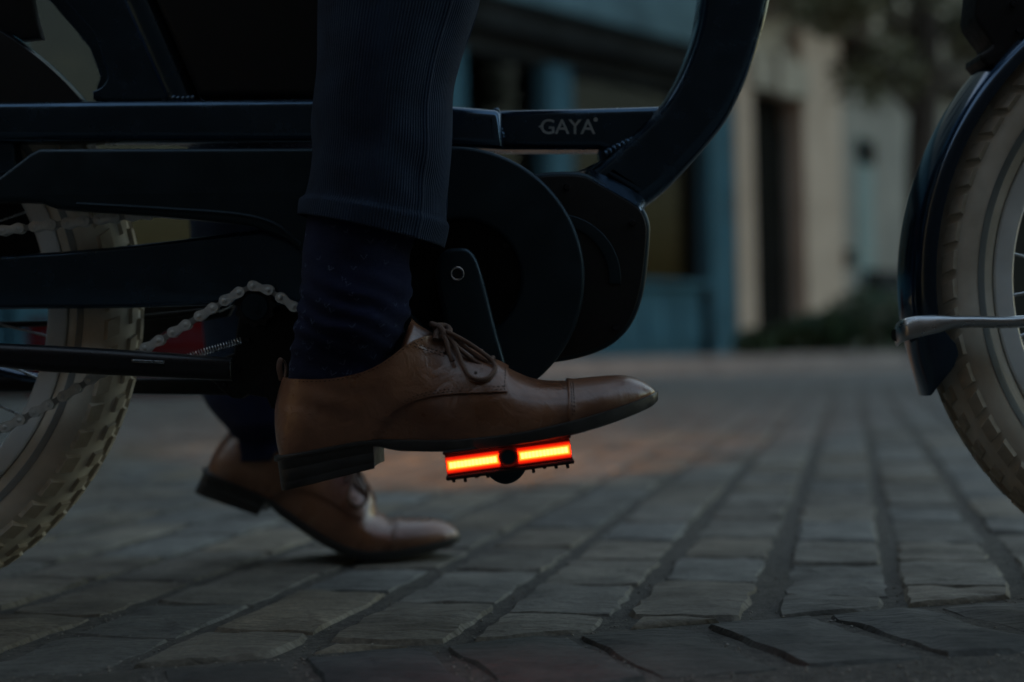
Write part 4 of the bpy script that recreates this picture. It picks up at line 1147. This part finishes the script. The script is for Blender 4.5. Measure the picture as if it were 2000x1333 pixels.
# ---- cloth lofts
def cloth(mb, uv, rows, n=64):
    """rows: list of (centre, half width along x, half depth along y, fn) -> ring list with u/v in metres"""
    rings = []
    for c, a, b, dz_ in rows:
        ring = []
        for k in range(n+1):
            t = 2*math.pi*k/n; ring.append(Vector((c.x + a*math.cos(t), c.y + b*math.sin(t), c.z + dz_*math.cos(t))))
        rings.append(ring)
    return rings
def cloth_mesh(name, rings, mat, parent, disp=None, thick=.0015, cap=False):
    n = len(rings[0]); v = []; f = []; uvs = []
    acc = 0
    for i, r_ in enumerate(rings):
        c = sum(r_[:-1], Vector())/(n-1)
        if i: acc += (c-cp).length
        cp = c
        for k, p in enumerate(r_):
            q = p
            if disp:
                d = (p-c); d.normalize(); q = p + d*disp(p, i, k/(n-1))
            v.append(q); uvs.append((k/(n-1)*.36, acc))
    for i in range(len(rings)-1):
        for k in range(n-1):
            f.append((i*n+k, i*n+k+1, (i+1)*n+k+1, (i+1)*n+k))
    me = bpy.data.meshes.new(name); me.from_pydata([tuple(p) for p in v], [], f)
    ul = me.uv_layers.new(name='UVMap')
    for lp in me.loops: ul.data[lp.index].uv = uvs[lp.vertex_index]
    finish(me, mat, None)
    o = from_me(name, me, parent)
    if thick:
        sd = o.modifiers.new('thickness', 'SOLIDIFY'); sd.thickness = thick; sd.offset = -1
    return o

# near sock
left = smooth_tab([(420, 600), (450, 597), (500, 592), (560, 587), (600, 583), (650, 575), (700, 568), (735, 562), (770, 562)])
rght = smooth_tab([(420, 812), (470, 806), (520, 802), (560, 800), (600, 800), (622, 801), (650, 786), (690, 771), (735, 758), (770, 756)])
rows = []
for k in range(36):
    y = 770 - k*10
    a, b = P(interp(left, y), y, 1.118), P(interp(rght, y), y, 1.118)
    hw = (b-a).length/2; rows.append(((a+b)/2, hw, min(.036, hw*.86) - .0085*max(0, min(1, (y-640)/80)), 0))
def sock_d(p, i, t):
    f_ = math.exp(-((p.z-.245)/.030)**2)
    s = math.sin(2*math.pi*t)
    return .0016*f_*math.sin(p.z*420 + 9*p.x*20 + 2*noise.noise(p*25)) + .0010*noise.noise(p*40) + .0012*math.sin(p.z*170 + 2.5*noise.noise(p*18))*(.5+.5*math.cos(2*math.pi*t))
rs_ = cloth(None, None, rows, 72)
sock = cloth_mesh('sock', rs_, M['sock'], person, sock_d)
# knitted flecks
mb = MB(); rf = random.Random(4)
sv = [v.co for v in sock.data.vertices]; nn = 73
for k in range(70):
    i = rf.randrange(4, 33); j = rf.randrange(37, 72)     # camera side only carries what shows
    p = sv[i*nn+j]; q = sv[i*nn+j+1]; r_ = sv[(i+1)*nn+j] if i+1 < 36 else sv[(i-1)*nn+j]
    tx, tz = (q-p).normalized(), (r_-p).normalized(); nrm = Vector((0, -1, 0)); c = (p+q)/2 + nrm*.0006
    s = rf.uniform(.0016, .0026); an = rf.uniform(-.6, .6)
    ca, sa = math.cos(an), math.sin(an); ax_, bx_ = tx*ca + tz*sa, tz*ca - tx*sa
    mb.tube([c - ax_*s + bx_*s*.8, c - bx_*s*.5, c + ax_*s + bx_*s*.9], .00016, 4)
tag(mb.build('knit_flecks', M['fleck'], sock, None), kind='stuff')
# near trouser leg and hip, far leg
tl_ = smooth_tab([(-1300, 330), (-1000, 330), (-700, 470), (-400, 590), (-200, 624), (0, 622), (100, 617), (200, 612), (300, 606), (380, 600), (405, 596), (412, 590), (452, 586)])
tr_ = smooth_tab([(-1300, 900), (-1000, 990), (-700, 1090), (-400, 1060), (-200, 985), (0, 938), (60, 922), (120, 905), (200, 886), (300, 878), (380, 869), (405, 867), (412, 869), (452, 862)])
rows = []
ys = [452 - 4*k for k in range(14)] + [396 - 9*k for k in range(50)] + [-60 - 40*k for k in range(31)]
for y in ys:
    yy = 1.128 + (0 if y > -300 else min(1, (-300-y)/900)*.05)
    a, b = P(interp(tl_, y), y, yy), P(interp(tr_, y), y, yy)
    hw = (b-a).length/2
    slope = -.0135*max(0, min(1, (y-250)/200))
    dep = min(.054, hw*.95) if y > -300 else .054 + min(1, (-300-y)/700)*.040
    rows.append(((a+b)/2, hw, dep, slope))
def tr_d(p, i, t):
    s = .0022*noise.noise(Vector((p.x*14, p.y*14, p.z*7))) + .0016*noise.noise(Vector((p.x*30+4, p.y*30, p.z*16)))
    if i < 11: s += .0011
    if i in (10, 11): s -= .0008
    sm = abs(t - .868)                                  # side seam
    if sm < .008: s += .0020*(1 - sm/.008)
    low_ = max(0, 1-(p.z-.31)/.12)
    s += .0016*math.exp(-((p.z-.42)/.05)**2)*math.sin(p.z*70 - 14*t + 4*noise.noise(p*9)) + .0007*max(0, 1-(p.z-.31)/.16)*math.sin(p.z*120 + 22*t + 4*noise.noise(p*14))
    s += .0010*low_*math.sin(p.z*95 + 10*t + 3*noise.noise(p*12))*max(0, math.sin(2*math.pi*(t-.55)))
    return s
rs_ = cloth(None, None, rows, 160)
trs = cloth_mesh('trouser_leg', rs_, M['cord'], person, tr_d, .002)
# far leg
ank = shf.loc(640, 745, 0); rows = []
fl_pts = spl([shf.loc(650, 790, 0), ank, P(545, 700, YF), P(520, 480, 1.55), P(520, 200, 1.50), P(530, -60, 1.46), P(560, -500, 1.40), P(600, -900, 1.36), P(620, -1250, 1.33)], 8)
nf = len(fl_pts)
for i, c in enumerate(fl_pts):
    t = i/(nf-1); rows.append((c, .040 + (.038 if t > .15 else 0)*min(1, (t-.15)/.05) + .05*max(0, t-.5), .040 + (.022 if t > .15 else 0) + .05*max(0, t-.5), 0))
sk = rows[:int(nf*.34)]
cloth_mesh('sock', cloth(None, None, sk, 40), M['sock'], person, None, .0015)
tw = [(c, a, b, 0) for c, a, b, _ in rows[int(nf*.165):]]
cloth_mesh('trouser_leg', cloth(None, None, tw, 72), M['cord'], person, lambda p, i, t: .003*noise.noise(p*11), .002)
# seat of the trousers joins both legs above the frame
A, B = P(600, -1150, 1.20), P(610, -1150, 1.34)
rows = []
for k in range(10):
    t = k/9; c = Vector(((A.x+B.x)/2 - .02, 1.255, A.z - .10 + .28*t)); rows.append((c, .135 - .02*t, .185 - .02*t, 0))
o = cloth_mesh('trouser_seat', cloth(None, None, rows, 48), M['cord'], person, None, .002)

# upper body above the frame of the picture: coat, head and arms reaching to the handlebar
hx = (A.x+B.x)/2 - .02
vs = [(hx, 1.255, A.z+.10), (hx+.02, 1.255, A.z+.26), (hx+.05, 1.255, A.z+.44), (hx+.07, 1.255, A.z+.54)]
ed_ = [(0, 1), (1, 2), (2, 3)]; ra = [(.15, .12), (.16, .12), (.17, .12), (.07, .07)]
for sy in (-1, 1):
    k = len(vs)
    vs += [(hx+.06, 1.255+sy*.19, A.z+.46), (hx+.17, 1.255+sy*.26, A.z+.24), (hx+.42, 1.255+sy*.27, A.z+.16)]
    ed_ += [(2, k), (k, k+1), (k+1, k+2)]; ra += [(.062, .062), (.050, .050), (.038, .038)]
me = bpy.data.meshes.new('coat'); me.from_pydata(vs, ed_, []); me.materials.append(M['cord'])
co = bpy.data.objects.new('coat', me); reg(co, person)
sk_ = co.modifiers.new('skin', 'SKIN'); ss = co.modifiers.new('smooth', 'SUBSURF'); ss.levels = 2; ss.render_levels = 2
for q, (r0, r1) in zip(me.skin_vertices[0].data, ra): q.radius = (r0, r1)
me.skin_vertices[0].data[0].use_root = True
M['skin'] = material('skin', (.42, .25, .18), .55); M['hair'] = material('dark_hair', (.02, .014, .010), .6)
rows_h = [(.0, .045), (.03, .052), (.07, .068), (.11, .077), (.15, .080), (.19, .072), (.22, .050), (.235, .012)]
hd = MB(); hd.loft([[Vector((hx+.09 + r_*1.15*math.cos(2*math.pi*k/20) + (.014 if k == 0 and .07 < z < .12 else 0), 1.255 + r_*math.sin(2*math.pi*k/20), A.z+.60+z)) for k in range(20)] for z, r_ in rows_h]); hdo = hd.build('head', M['skin'], person, 60)
hr_ = MB(); hr_.loft([[Vector((hx+.082 + (r_+.008)*1.12*math.cos(2*math.pi*k/20), 1.255 + (r_+.008)*math.sin(2*math.pi*k/20), A.z+.60+z)) for k in range(20)] for z, r_ in rows_h[4:]]); hr_.build('hair', M['hair'], hdo, 60)
